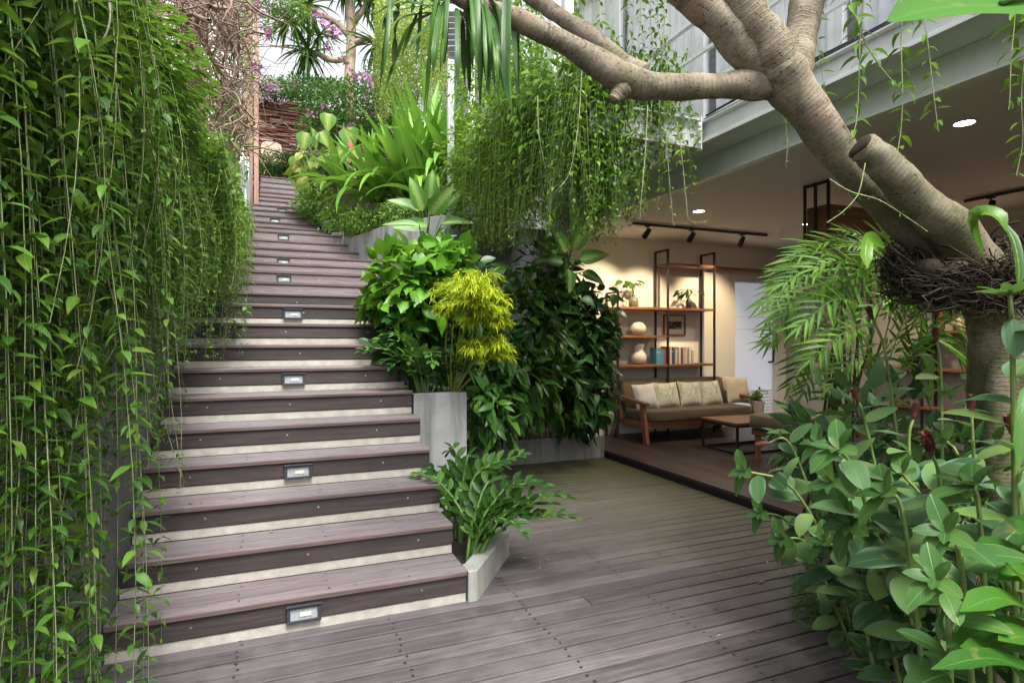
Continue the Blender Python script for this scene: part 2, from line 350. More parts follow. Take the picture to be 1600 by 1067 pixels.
def hang_path(top, length, sway=.05, n=9, lean=(0, 0), rnd=R):
    t = np.linspace(0, 1, n); ph = rnd.uniform(0, 6.28, 4)
    x = sway*(np.sin(t*3.2+ph[0])-np.sin(ph[0]))+lean[0]*t; y = sway*(np.sin(t*3.7+ph[1])-np.sin(ph[1]))+lean[1]*t
    return np.stack([top[0]+x, top[1]+y, top[2]-length*t], 1)

def leaf_cloud(Lf, S, centre, rad, n, size, T=T_OV, wfac=.46, droop=.4, shell=.55, down=.25, rnd=R, stemn=0, up=.6, base=None, sizevar=.35, cut=None, outw=1.0):
    """leaves through an ellipsoid, most of them near its lumpy surface, facing outwards and up"""
    c = np.asarray(centre, float); r = np.asarray(rad, float)
    q = nrm(rnd.normal(size=(n, 3))); rr = shell+(1-shell)*rnd.uniform(0, 1, n)**.6
    ph = rnd.uniform(0, 6.28, 3)
    lump = 1+.16*np.sin(q[:, 0]*5+ph[0])*np.sin(q[:, 1]*4+ph[1])+.12*np.sin(q[:, 2]*7+ph[2])+rnd.normal(0, .05, n)
    p = c+q*r*(rr*lump)[:, None]
    if cut is not None: k = cut(p); p = p[k]; q = q[k]; n = len(p)
    o = nrm(q/r)
    d = nrm(o*outw+rnd.normal(0, .45, (n, 3))+np.array([0, 0, -down]))
    upv = nrm(o*.6+np.array([0, 0, up])+rnd.normal(0, .3, (n, 3)))
    sz = size*rnd.uniform(1-sizevar, 1+sizevar, n)
    Lf.leaves(T, p, d, upv, sz, sz*wfac*rnd.uniform(.85, 1.15, n), droop*rnd.uniform(.2, 1.6, n))
    if S is not None and stemn:
        b = np.asarray(base if base is not None else c-np.array([0, 0, r[2]]), float)
        for i in range(stemn):
            e = c+nrm(rnd.normal(size=3))*r*.75
            mid = (b+e)/2+rnd.normal(0, .1, 3)*r; S.tube(spline([b+rnd.normal(0, .12, 3)*r*[1, 1, 0], mid, e], 7), np.linspace(.012, .004, 7)*max(.5, min(2, r.max())), 5, cap=False)

def pinnate(S, Lf, path, rad, npair, size, T, wfac, start=.2, angle=1.0, droop=.2, rnd=R, up=(0, 0, 1), shape=None, tipleaf=True, vee=.25):
    """frond or zz stem: leaflets in two rows along the path"""
    path = np.asarray(path, float); seg = np.linalg.norm(np.diff(path, axis=0), axis=1); L = np.concatenate([[0], np.cumsum(seg)]); tot = L[-1]
    S.tube(path, np.linspace(rad, rad*.35, len(path)), 5, cap=False)
    s = np.linspace(start, .985, npair)*tot; s = np.repeat(s, 2); n = len(s)
    P = np.stack([np.interp(s, L, path[:, i]) for i in range(3)], 1)
    Tn = nrm(np.stack([np.interp(s, L, np.gradient(path[:, i], L)) for i in range(3)], 1))
    sd = np.cross(Tn, np.broadcast_to(np.array(up, float), (n, 3))); sd = np.where(np.linalg.norm(sd, axis=1)[:, None] < .05, np.array([1.0, 0, 0]), sd); sd = nrm(sd)
    nn = nrm(np.cross(sd, Tn)); sg = np.tile([1, -1], n//2)[:, None]
    fr = s/tot; ang = angle*(1-.45*((fr-start)/(1-start)))[:, None]
    d = nrm(Tn*np.cos(ang)+sd*sg*np.sin(ang)+nn*vee+rnd.normal(0, .08, (n, 3)))
    sh = (shape or (lambda f: .55+.45*np.sin(np.pi*np.clip((f-start)/(1-start)*.85+.1, 0, 1))))(fr)
    sz = size*sh*rnd.uniform(.88, 1.1, n)
    Lf.leaves(T, P, d, nrm(nn+rnd.normal(0, .12, (n, 3))), sz, sz*wfac, droop*rnd.uniform(.5, 1.5, n))
    if tipleaf: Lf.leaves(T, path[-1:], Tn[-1:], nn[-1:], size*.7, size*.7*wfac, .2)

def arch(base, dirxy, height, reach, n=9, curl=1.0):
    """stem rising then arching towards dirxy"""
    t = np.linspace(0, 1, n)[:, None]; b = np.asarray(base, float); d = np.array([dirxy[0], dirxy[1], 0.0])
    return b+d*reach*(t**1.5)+np.array([0, 0, 1.0])*height*np.sin(t*np.pi/2*(1+.25*curl))/math.sin(math.pi/2*min(1, 1))

def potted(name, root_loc, label, cat, potprof, potmat, group=None):
    r = empty(name, root_loc, label, cat, group); b = MB(); b.lathe(potprof, root_loc, 24)
    b.build('pot', potmat, r, smooth=True); return r
def finish_plant(r, Lf=None, S=None, lm='mid', sm='stem', lname='leaves', sname='stem', smooth=True):
    if S is not None and S.n: S.build(sname, M[sm], r, smooth=True)
    if Lf is not None and Lf.n: return Lf.build(lname, M[lm], r, smooth=smooth)
# ------------------------------------------------------------------ hard materials
M['deck'] = mat_wood('weathered_deck_board', (.050, .043, .046), (.142, .125, .132), 'X', .5, .55, dict(col=(.066, .070, .026), x=.42, y=.50, lo=2.3, hi=4.3, amt=.9), grime=.3)
M['tread'] = mat_wood('weathered_tread', (.078, .065, .069), (.205, .175, .184), 'X', .48, .75, grime=.5)
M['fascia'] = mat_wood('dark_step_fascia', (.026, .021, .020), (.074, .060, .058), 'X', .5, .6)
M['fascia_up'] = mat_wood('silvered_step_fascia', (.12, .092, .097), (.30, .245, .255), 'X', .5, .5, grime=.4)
M['nosing'] = mat_wood('reddish_board_edge', (.060, .042, .038), (.165, .118, .112), 'X', .5, .5)
M['screw'] = mat_plain('dark_screw_hole', (.018, .014, .013), .6)
M['bolt'] = mat_plain('steel_screw', (.55, .55, .55), .35, 1.0)
M['under'] = mat_plain('painted_gap_shade', (.012, .010, .009), .9)  # near-black backing, paints the shade seen in gaps between boards and stones
M['riser'] = mat_plain('cream_plaster_riser', (.45, .42, .375), .8, nscale=14, namt=.2, bump=.5, stain=((.40, .36, .27), .45))
M['conc'] = mat_plain('grey_concrete', (.33, .335, .34), .75, nscale=4, namt=.14, bump=.2, stain=((.12, .13, .10), .85))
M['conc_moss'] = mat_plain('mossy_concrete', (.33, .335, .32), .7, nscale=4, namt=.14, bump=.2, stain=((.19, .21, .10), .7))
M['conc_dark'] = mat_plain('dark_grey_render', (.135, .14, .145), .75, nscale=5, namt=.18, bump=.2, stain=((.07, .075, .06), .5))
M['soil'] = mat_plain('dark_soil', (.035, .026, .018), .95, nscale=14, namt=.5, bump=.8)
M['white'] = mat_plain('white_paint', (.78, .79, .80), .45, nscale=3, namt=.03, bump=.03)
M['steel'] = mat_plain('white_steel_paint', (.74, .75, .76), .4, nscale=3, namt=.05, bump=.04, stain=((.48, .46, .40), .22))
M['beam'] = mat_plain('pale_green_beam_paint', (.74, .79, .75), .42, nscale=3, namt=.05, bump=.04, stain=((.42, .46, .38), .2))
M['ceil'] = mat_plain('ceiling_paint', (.72, .71, .69), .7, nscale=2, namt=.03, bump=.03)
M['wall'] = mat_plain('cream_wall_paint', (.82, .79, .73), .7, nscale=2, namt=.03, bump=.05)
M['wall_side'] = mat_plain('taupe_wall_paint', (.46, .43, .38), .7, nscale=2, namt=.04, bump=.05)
M['black'] = mat_plain('black_metal', (.018, .018, .019), .4, nscale=8, namt=.2)
M['cable'] = mat_plain('black_cable', (.02, .02, .022), .5)
M['teak'] = mat_wood('teak', (.15, .065, .032), (.32, .16, .085), 'X', .4, .2)
M['teak_y'] = mat_wood('teak_frame', (.20, .078, .032), (.38, .165, .075), 'Z', .42, .2)
M['floorwood'] = mat_wood('dark_lounge_board', (.034, .025, .023), (.088, .066, .060), 'Y', .36, .45)
M['post'] = mat_wood('pinkish_timber', (.30, .17, .13), (.46, .29, .23), 'Z', .7, .2)
M['glass'] = NT('window_glass')
t = M['glass']; gl = t.n('ShaderNodeBsdfGlass'); gl.inputs['IOR'].default_value = 1.45; gl.inputs['Roughness'].default_value = .02; gl.inputs[0].default_value = (.93, .97, .98, 1)
tp = t.n('ShaderNodeBsdfTransparent'); gs = t.n('ShaderNodeBsdfGlossy'); gs.inputs['Roughness'].default_value = .03; fr = t.n('ShaderNodeFresnel'); fr.inputs[0].default_value = 1.5
mx = t.n('ShaderNodeMixShader'); ge_ = t.n('ShaderNodeNewGeometry'); t.l(t.math('MINIMUM', t.math('MULTIPLY', fr.outputs[0], t.math('SUBTRACT', 1.0, ge_.outputs['Backfacing'])), .6), mx.inputs[0]); t.l(tp.outputs[0], mx.inputs[1]); t.l(gs.outputs[0], mx.inputs[2])
M['glass'] = t.done(mx.outputs[0])
t = NT('sheer_curtain'); o = t.coord('Object'); wv = t.n('ShaderNodeTexWave'); wv.bands_direction = 'Y'; wv.inputs['Scale'].default_value = 3; wv.inputs['Distortion'].default_value = 1.5; t.l(t.mapping(o, (1, 1, .05)), wv.inputs[0])
c = t.ramp(wv.outputs[0], [(0, (.82, .85, .90)), (1, (.94, .95, .97))]); p = t.bsdf(c, .9, spec=.1)
tr = t.n('ShaderNodeBsdfTranslucent'); t.l(c, tr.inputs[0]); mx = t.n('ShaderNodeMixShader'); mx.inputs[0].default_value = .2; t.l(p, mx.inputs[1]); t.l(tr.outputs[0], mx.inputs[2]); M['curtain'] = t.done(mx.outputs[0])
t = NT('frosted_door_glass'); p = t.bsdf((.88, .89, .92), .32, spec=.5); tr = t.n('ShaderNodeBsdfTranslucent'); tr.inputs[0].default_value = (.93, .95, 1.0, 1)
mx = t.n('ShaderNodeMixShader'); mx.inputs[0].default_value = .7; t.l(p, mx.inputs[1]); t.l(tr.outputs[0], mx.inputs[2]); M['frost'] = t.done(mx.outputs[0])
M['lamp'] = mat_emit('downlight_glow', (1, .80, .55), 14)
M['steplens'] = mat_plain('frosted_step_lens', (.36, .39, .41), .25, nscale=60, namt=.3, bump=.4)
M['stepframe'] = mat_plain('grey_step_light_frame', (.055, .062, .072), .45, .4, nscale=30, namt=.25)
M['bulb'] = mat_plain('white_lamp_tube', (.62, .61, .52), .3)

# ------------------------------------------------------------------ ground, deck
def terrain():
    b = MB()
    b.prism([(-60, -60), (60, -60), (60, 60), (-60, 60)], -.6, -.16)
    b.build('ground', M['soil']) ['kind'] = 'structure'
terrain()
def deck():
    b = MB(); y = -1.2; i = 0; w = .101; rr = np.random.RandomState(4)
    joists = np.arange(-1.6, 4.6, .72)
    while y < 6.62:
        x0, x1 = -1.2, 3.868
        if y < 3.9: x1 = float(np.interp(y, [0, 1, 2, 2.6, 3.15], [2.2, 2.25, 2.66, 3.02, 3.868]))          # the planting bed cuts the boards off
        # boards in lengths, butt joints staggered
        cuts = sorted([x0, x1]+[c for c in [joists[(i*3+1) % 7]+.36] if x0+.5 < c < x1-.5 and i % 3 == 0])
        for a, c in zip(cuts[:-1], cuts[1:]):
            dz = rr.uniform(-.0015, .0015)
            b.box((a+.001, y, -.032+dz), (c-.001, y+w, dz))
        for jx in joists:
            for yy in (y+.026, y+w-.026):
                if x0 < jx < x1: b.disc((jx+rr.uniform(-.012, .012), yy+rr.uniform(-.006, .006), .0028), .0072, 8, 1)
        y += w+.0115; i += 1
    o = b.build('deck', [M['deck'], M['screw']]); o['kind'] = 'structure'
    m = o.modifiers.new('b', 'BEVEL'); m.width = .004; m.segments = 2; m.limit_method = 'ANGLE'; m.angle_limit = .6
    b = MB(); b.box((-1.2, -1.2, -.155), (3.868, 6.9, -.06)); b.build('deck_substructure_floor', M['under'])['kind'] = 'structure'
deck()

# ------------------------------------------------------------------ staircase
RISE = .18; SX0, SX1 = -.72, 1.0
ys = [928, 847, 778, 717.5, 658.6, 616, 572, 535.8, 507.6, 477, 459, 442, 425, 412, 400, 388.7, 376.9, 363, 355.8, 348.7, 339, 330.5, 323, 315, 308.5, 302, 294, 286, 278]
NST = len(ys); SY = []
for i, y in enumerate(ys):
    n = i+1; z = n*RISE
    if n <= 10: SY.append(3.142+i*.2815)
    else: SY.append((z-EYE)*912/(533-y)*(1.0626+.012*(n-10)/19))
SY[8] = 3.142+8*.2815; SY[9] = 3.142+9*.2815
SXL = []; SXR = []
for i in range(NST):
    n = i+1
    if n <= 10: l, r = SX0, SX1
    elif n <= 13: l, r = SX0+.06*(n-10), [1.12, 1.25, 1.38][n-11]
    else:
        l = -.52 if n < 22 else (-.40 if n < 24 else -.30)
        r = {14: 1.45, 15: 1.40, 16: 1.29, 17: 1.17, 18: 1.06, 19: .86, 20: .76, 21: .70, 22: .66}.get(n, .66-.03*(n-22))
    SXL.append(l); SXR.append(r)
SZ = lambda Y: RISE*sum(1 for y in SY if y <= Y)
stairs = empty('staircase', (0, 3.142, 0), 'long outdoor staircase of weathered purple-brown boards with cream risers', 'staircase')
rr = np.random.RandomState(7)
STEPLIGHT = []
for i in range(NST):
    n = i+1; y0 = SY[i]; y1 = SY[i+1] if i+1 < NST else SY[i]+1.6; z = n*RISE; l, r = SXL[i], SXR[i]
    near = n <= 10
    b = MB(); depth = y1-y0; nb = max(2, int(round((depth+.03)/.104))); wb = (depth+.012)/nb
    for k in range(nb):
        a = y0-.012+k*wb; dz = rr.uniform(-.001, .001)
        b.box((l, a+.004, z-.03+dz), (r, a+wb-.005, z+dz))
        if n <= 8:
            for jx in np.arange(l+.12, r, .43 if n != 1 else .43):
                b.disc((jx+rr.uniform(-.01, .01), a+wb*.5+rr.uniform(-.01, .01), z+.0028), .0065, 8, 1)
    b.box((l+.001, y0-.0145, z-.027), (r-.001, y0-.0085, z-.004), 2)
    b.build('tread', [M['tread'], M['screw'], M['nosing']], stairs, bevel=.004 if n < 12 else 0)
    b = MB(); fh = .094 if near else .145
    b.box((l, y0, z-.03-fh), (r, y0+.028, z-.0335))
    for jx in np.linspace(l+.3, r-.25, 3):
        jx += rr.uniform(-.1, .1); zz = z-.03-fh*.45
        b.add([(jx+.0065*math.cos(q), y0-.002, zz+.0065*math.sin(q)) for q in np.arange(7)*.8976], ngon=[list(range(7))], m=1)
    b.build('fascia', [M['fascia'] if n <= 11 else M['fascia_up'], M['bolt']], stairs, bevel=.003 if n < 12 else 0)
    b = MB(); b.box((l+.002, y0+.007, (z-RISE+.0005) if n > 1 else 0), (r-.004, y0+.034, z-.0345-fh)); 
    b.build('riser', M['riser'], stairs)
    if n in (1, 4, 7, 10, 13, 15, 18, 21, 23): STEPLIGHT.append((n, y0, z))
# concrete carriage below the treads, coloured dark as shade for the board gaps
b = MB()
for i in range(NST):
    y1 = SY[i+1] if i+1 < NST else SY[i]+1.6
    b.box((SXL[i]+.005, SY[i]+.036, -.1), (SXR[i]-.006, y1+.034, (i+1)*RISE-.034))
b.build('carriage', M['conc_dark'], stairs)
ORD = ['lowest', 'second lowest', 'third lowest', 'fourth lowest', 'fifth lowest', 'sixth lowest', 'seventh lowest', 'second highest', 'topmost']
lx = {1: 475, 4: 466, 7: 459, 10: 458, 13: 444, 15: 443, 18: 443, 21: 430, 23: 441}
def step_light(n, y0, z, lab):
    p = ony(lx[n], 533, y0); x = p[0]; w, h = (.083, .043); zc = z-.088 if n <= 10 else z-.10
    e = empty('step_light', (x, y0, zc), lab, 'step light', 'step lights in the stair risers')
    f = MB(); fw = .014
    for a, c in (((-w, -.02, h-fw), (w, .002, h)), ((-w, -.02, -h), (w, .002, -h+fw)), ((-w, -.02, -h+fw), (-w+.018, .002, h-fw)), ((w-.018, -.02, -h+fw), (w, .002, h-fw))):
        f.box((x+a[0], y0+a[1], zc+a[2]), (x+c[0], y0+c[1], zc+c[2]))
    # hood slanting over the lens
    f.bar((x-w-.004, y0-.016, zc+h+.003), (x+w+.004, y0-.016, zc+h+.003), .03, .006)
    f.build('frame', M['stepframe'], e, bevel=.002)
    g = MB(); g.box((x-w+.018, y0-.012, zc-h+fw), (x+w-.018, y0-.004, zc+h-fw)); g.build('lens', M['steplens'], e)
    g = MB(); g.bar((x-w*.25, y0-.0145, zc-.002), (x+w*.42, y0-.0145, zc-.002), .004, .02); g.build('lamp', M['bulb'], e)
for k, (n, y0, z) in enumerate(STEPLIGHT):
    step_light(n, y0, z, f'rectangular grey step light, {ORD[k]} of those up the stairs')

# ------------------------------------------------------------------ concrete planters beside the stairs
def wallthing(name, label, cat='wall', loc=(0, 0, 0), **k): return empty(name, loc, label, cat, **k)
Y6 = SY[5]
# low kerb round the front plant
b = MB(); kt = .175
outer = [(1.006, 3.13), (1.06, 3.13), (1.49, 3.72), (1.49, Y6-.003)]
inner = [(1.006, 3.25), (1.39, 3.755), (1.39, Y6-.003)]
b.prism([(1.006, 3.13), (1.06, 3.13), (1.49, 3.72), (1.39, 3.755), (1.02, 3.25), (1.006, 3.25)], -.03, kt)
b.prism([(1.49, 3.7225), (1.49, Y6-.003), (1.39, Y6-.003), (1.39, 3.7575)], -.03, kt)
o = b.build('planter_kerb', M['conc_moss'], bevel=.006); tag(o, 'low angled mossy concrete kerb at the foot of the stairs', 'kerb')
b = MB(); b.prism([(1.006, 3.252), (1.018, 3.252), (1.388, 3.76), (1.388, Y6-.004), (1.006, Y6-.004)], -.05, .10)
o = b.build('planter_soil', M['soil']); o['kind'] = 'structure'
# tall box planter
b = MB(); b.box((1.012, Y6, -.03), (1.45, Y6+.12, 1.05)); b.box((1.35, Y6+.1225, -.03), (1.45, 6.4, 1.05)); b.box((1.012, Y6+.1225, -.03), (1.3475, 6.4, .98), 1)
o = b.build('box_planter', [M['conc'], M['soil']], bevel=.005); tag(o, 'tall grey rendered box planter against the right side of the stairs', 'planter')
# dark back planter under the climbers
b = MB(); b.box((1.454, 6.40, -.03), (3.86, 6.50, .27)); b.box((1.454, 6.5025, -.03), (3.86, 7.4, .2), 1)
o = b.build('low_planter', [M['conc'], M['soil']], bevel=.005); tag(o, 'low grey concrete planter at the back of the deck under dark climbers', 'planter')
b = MB(); b.box((2.02, 7.42, -.1), (3.86, 7.6, 2.95)); b.box((1.10, 6.41, -.03), (1.20, 7.41, 2.2))
o = b.build('garden_wall', M['conc_dark']); tag(o, 'dark grey rendered wall behind the climbers and under the balcony', 'wall')
for yy in (8.0,): pass
# diagonal retaining wall of the upper bed
p0, p1 = np.array([1.05, 10.12]), np.array([2.1, 6.55]); dn = np.array([.28, .082])
b = MB(); q = [tuple(p0), tuple(p1), tuple(p1+dn*.5), tuple(p0+dn*.5)]
b.prism([(1.062, 10.12), (1.49, 8.665), (2.05, 7.62), (2.2, 7.62), (1.62, 8.70), (1.20, 10.16)], 1.6, 3.16)
o = b.build('retaining_wall', M['conc'], bevel=.006); tag(o, 'pale grey sloping retaining wall below the strap leaved lilies', 'wall')
# earth of the upper bed, climbing with the stairs, and the terrace on top
b = MB()
b.prism([(1.62, 8.72), (2.2, 7.64), (5.4, 7.64), (5.4, 11), (1.21, 11), (1.21, 10.17)], 1.0, 3.08)
NX = 8
for i in range(18, NST):
    b.prism([(SXR[i]+.003, SY[i]+.04), (5.4, SY[i]+.04), (5.4, (SY[i+1] if i+1 < NST else SY[i]+1.6)+.04), (SXR[i]+.003, (SY[i+1] if i+1 < NST else SY[i]+1.6)+.04)], 2.5, (i+1)*RISE-.02)
b.prism([(-6, SY[-1]+1.64), (12, SY[-1]+1.64), (12, 40), (-6, 40)], 2.0, NST*RISE-.01)
b.prism([(-6, 9.3), (-.56, 9.3), (-.56, SY[-1]+1.64), (-6, SY[-1]+1.64)], 1.0, 3.9)
o = b.build('terrain', M['soil']); o['kind'] = 'structure'
# little kerb left of the lilies
b = MB(); b.prism([(.89, 10.3), (1.06, 10.128), (1.17, 10.17), (1.17, 11.2), (.89, 11.2)], 2.6, 3.3); b.prism([(.80, 10.9), (.885, 10.9), (.885, 12.2), (.80, 12.2)], 2.6, 3.75)
o = b.build('stair_kerb', M['conc'], bevel=.005); tag(o, 'short concrete kerb under the small leaved shrub beside the upper steps', 'kerb')

# ------------------------------------------------------------------ left wall
b = MB(); b.box((-.95, .3, -.1), (-.725, 5.7, 2.95)); b.prism([(-.95, 5.703), (-.725, 5.703), (-.60, 8.9), (-.85, 8.9)], -.1, 3.25)
o = b.build('stair_wall', M['conc_dark']); tag(o, 'tall dark grey wall left of the stairs, half hidden by hanging creeper', 'wall')
b = MB(); b.prism([(-1.2, 11.2), (-.46, 11.2), (-.46, 12.3), (-1.2, 12.3)], 3.0, 4.55); b.prism([(-1.2, 12.303), (-.46, 12.303), (-.46, 14), (-1.2, 14)], 3.0, 5.0)
o = b.build('stair_side_wall', M['conc_light'] if 'conc_light' in M else M['steel'], bevel=.01); tag(o, 'short whitish wall left of the top steps, capped with ivy', 'wall')
b = MB(); b.prism([(-.66, 9.0), (-.56, 9.0), (-.49, 11.19), (-.60, 11.19)], 2.0, 3.75)
b.add([(-.66, 9.0, 3.753), (-.56, 9.0, 3.753), (-.49, 11.19, 3.753), (-.60, 11.19, 3.753), (-.60, 11.19, 4.7), (-.49, 11.19, 4.7)], f=[(1, 2, 5, 5)][:0], tri=[(1, 2, 5), (0, 4, 3)], ngon=[[0, 1, 5, 4], [3, 4, 5, 2]])
o = b.build('stair_parapet', M['white']); tag(o, 'white sloping parapet beside the upper steps', 'parapet')
# timber posts
for px, py, D, w, h, lab in ((400.5, 300, 11.6, .085, 9, 'slim pinkish timber post rising right beside the top steps'), (388, 300, 12.3, .17, 9, 'broad pinkish timber post set behind the slim one'), ):
    p = at(px, py, D); b = MB(); b.box((p[0]-w/2, p[1]-.05, 3.0), (p[0]+w/2, p[1]+.06, 3+h)); o = b.build('timber_post', M['post'], bevel=.006); tag(o, lab, 'post', 'timber posts by the top steps')
p = at(376.5, 200, 12.6); b = MB(); b.tube([(p[0], p[1], 4.5), (p[0], p[1], 12)], .022, 8); o = b.build('metal_pole', M['steel']); tag(o, 'thin pale metal pole left of the broad timber post', 'pole')
# ------------------------------------------------------------------ the house: lounge below, glazed room above
PZ = .09; CZ = 3.0; BY = 7.45; RX = 8.05; FX = 3.87
house = empty('house', (FX, 3, 0), 'two storey white house with open lounge under a glazed balcony', 'house')
def part(name, mats, fn, parent=house, **k): b = MB(); fn(b); return b.build(name, mats, parent, **k)
# lounge floor boards run away from the camera
b = MB(); x = FX
while x < RX-.02:
    b.box((x, -2.4, PZ-.028), (min(x+.085, RX), BY-.01, PZ)); x += .089
o = b.build('lounge_floor', M['floorwood']); o['kind'] = 'structure'
b = MB(); b.box((FX, -2.4, -.158), (RX, BY-.01, PZ-.03)); o = b.build('floor_slab_floor', M['under']); o['kind'] = 'structure'
def f(b):
    b.box((FX-.02, BY, 0), (6.95, BY+.15, CZ)); b.box((7.845, BY, 0), (RX+.15, BY+.15, CZ)); b.box((6.95, BY, 2.52), (7.845, BY+.15, CZ))
part('back_wall', M['wall'], f)
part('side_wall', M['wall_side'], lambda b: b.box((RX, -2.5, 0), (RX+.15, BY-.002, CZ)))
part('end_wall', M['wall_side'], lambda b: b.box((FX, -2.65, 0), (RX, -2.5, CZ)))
part('ceiling', M['ceil'], lambda b: b.box((3.722, -2.5, CZ), (RX+.15, BY+.15, CZ+.22)))
def f(b):
    b.box((3.70, -2.5, 2.97), (3.719, 7.42, 3.17)); b.box((3.66, -2.5, 2.955), (3.735, 7.42, 2.969))
part('ceiling_beam', M['beam'], f, bevel=.002)
part('soffit', M['beam'], lambda b: b.box((3.40, -2.5, 3.172), (3.72, 7.42, 3.20)))
def ibeam(b, p, q, h, w):
    p = np.array(p, float); q = np.array(q, float); u = np.array([0, 0, h/2-.006])
    b.bar(p+u, q+u, w, .012); b.bar(p-u, q-u, w, .012); b.bar(p, q, .010, h-.026)
def f(b):
    ibeam(b, (3.43, -2.5, 3.25), (3.43, 7.42, 3.25), .19, .11)
    for y in np.arange(-2, 7.4, 1.3): b.box((3.375, y, 3.162), (3.42, y+.012, 3.338))
part('balcony_beam', M['steel'], f)
# projecting planter frame whose creeper hangs in front of the lounge
def f(b):
    ibeam(b, (2.32, 4.07, 3.24), (3.36, 4.07, 3.24), .25, .11)
    b.box((3.362, 4.0, 3.10), (3.374, 4.14, 3.38))
    for z in (3.16, 3.21, 3.26, 3.31):
        b.tube([(3.345, 4.005, z), (3.345, 3.99, z)], .016, 6)
    ibeam(b, (2.75, 4.13, 3.24), (2.75, 7.9, 3.24), .2, .1); ibeam(b, (2.32, 7.3, 3.24), (3.36, 7.3, 3.24), .25, .11)
    b.box((2.60, 4.13, 3.385), (3.12, 7.9, 3.40))
part('planter_frame', M['steel'], f)
part('planter_box', M['conc_dark'], lambda b: b.box((2.62, 4.25, 3.4025), (3.10, 7.9, 3.72)))
for (px, py0, D) in ((866, 100, 5.6), (886, 100, 5.9)):
    p = at(px, py0, D)
    part('column', M['steel'], lambda b: b.box((p[0]-.05, p[1]-.05, 3.38), (p[0]+.05, p[1]+.05, 6.4)), bevel=.004)
p = at(704, 150, 8.6); part('column', M['steel'], lambda b: b.box((p[0]-.045, p[1]-.04, 2.6), (p[0]+.045, p[1]+.04, 5.6)), bevel=.004)
# upper room: slab edge, glazing with sheer curtains, railing
part('upper_slab', M['white'], lambda b: b.box((3.56, -2.5, 3.3425), (RX, 7.42, 3.44)))
part('upper_roof', M['white'], lambda b: b.box((3.66, -2.5, 6.0), (RX+.15, 7.6, 6.2)))
part('upper_wall', M['white'], lambda b: (b.box((RX, -2.5, CZ+.222), (RX+.15, 7.6, 6.0)), b.box((3.6, 7.44, CZ+.222), (RX, 7.6, 6.0))))
for y0 in np.arange(-1.3, 7.2, 1.42):
    b = MB(); X = 3.66; w = 1.36
    b.box((X, y0, 3.445), (X+.05, y0+.06, 5.98)); b.box((X, y0+w, 3.445), (X+.05, y0+w+.058, 5.98))
    b.box((X+.004, y0+.062, 3.445), (X+.045, y0+w-.002, 3.52)); b.box((X+.004, y0+.062, 5.9), (X+.045, y0+w-.002, 5.98))
    fr = b.build('window', M['steel'], house, bevel=.003)
    g = MB(); g.box((X+.02, y0+.062, 3.522), (X+.026, y0+w-.002, 5.898)); g.build('pane', M['glass'], fr)
    c = MB(); n = 60; ys_ = np.linspace(y0+.05, y0+w+.0, n); off = .035*np.sin(np.arange(n)*1.25+y0*3)
    v = [(X+.14+off[i], ys_[i], z) for z in (3.46, 5.95) for i in range(n)]
    c.add(v, [(i, i+1, n+i+1, n+i) for i in range(n-1)]); c.build('curtain', M['curtain'], fr, smooth=True)
rail = MB(); X = 3.47
rail.bar((X, -2.5, 4.32), (X, 7.3, 4.32), .05, .035); rail.bar((X, -2.5, 3.70), (X, 7.3, 3.70), .03, .03); rail.bar((X, -2.5, 4.0), (X, 7.3, 4.0), .03, .03)
for y in np.arange(-2, 7.4, 1.31): rail.bar((X, y, 3.345), (X, y, 4.30), .035, .012, up=(1, 0, 0))
rail.build('railing', M['steel'], house)
b = MB()
for k, (dx, dz, sg) in enumerate(((0, 0, .03), (.03, .012, .02), (.015, .03, .05))):
    ysq = np.linspace(-2, 4.0, 40); b.tube(np.stack([3.40+dx+0*ysq, ysq, 3.355+dz+sg*np.sin(ysq*1.7+k)**2*.4], 1), .009, 6)
b.build('cable', M['cable'], house, smooth=True)
# frosted door at the back
d = MB(); d.box((6.952, BY+.04, PZ), (6.985, BY+.09, 2.515)); d.box((7.81, BY+.04, PZ), (7.843, BY+.09, 2.515)); d.box((6.987, BY+.04, 2.44), (7.808, BY+.09, 2.515))
dr = d.build('door', M['steel'], house)
g = MB(); g.box((6.987, BY+.055, PZ+.004), (7.808, BY+.067, 2.438)); g.build('door_panel', M['frost'], dr)
g = MB(); 
for k in range(9): g.box((7.30, BY+.0515, .62-.055*k), (7.80, BY+.0535, .62-.055*k+.03))
for z in (1.86, 1.66): g.box((6.99, BY+.0515, z), (7.80, BY+.0535, z+.012))
g.build('door_stripes', M['white'], dr)
hp = ony(1207, 551, BY-.03)
g = MB(); g.tube(spline([(hp[0], BY+.05, hp[2]+.16), (hp[0], BY-.03, hp[2]+.15), (hp[0], BY-.045, hp[2]+.11), (hp[0], BY-.045, hp[2]-.11), (hp[0], BY-.03, hp[2]-.15), (hp[0], BY+.05, hp[2]-.16)], 26), .017, 8)
g.build('handle', M['black'], dr, smooth=True)
# plate rail round the room
def f(b):
    b.box((6.30, BY-.16, 2.60), (RX-.17, BY-.002, 2.64)); b.box((RX-.165, 0, 2.60), (RX-.002, BY-.165, 2.64))
part('plate_rail', M['teak'], f, bevel=.003)

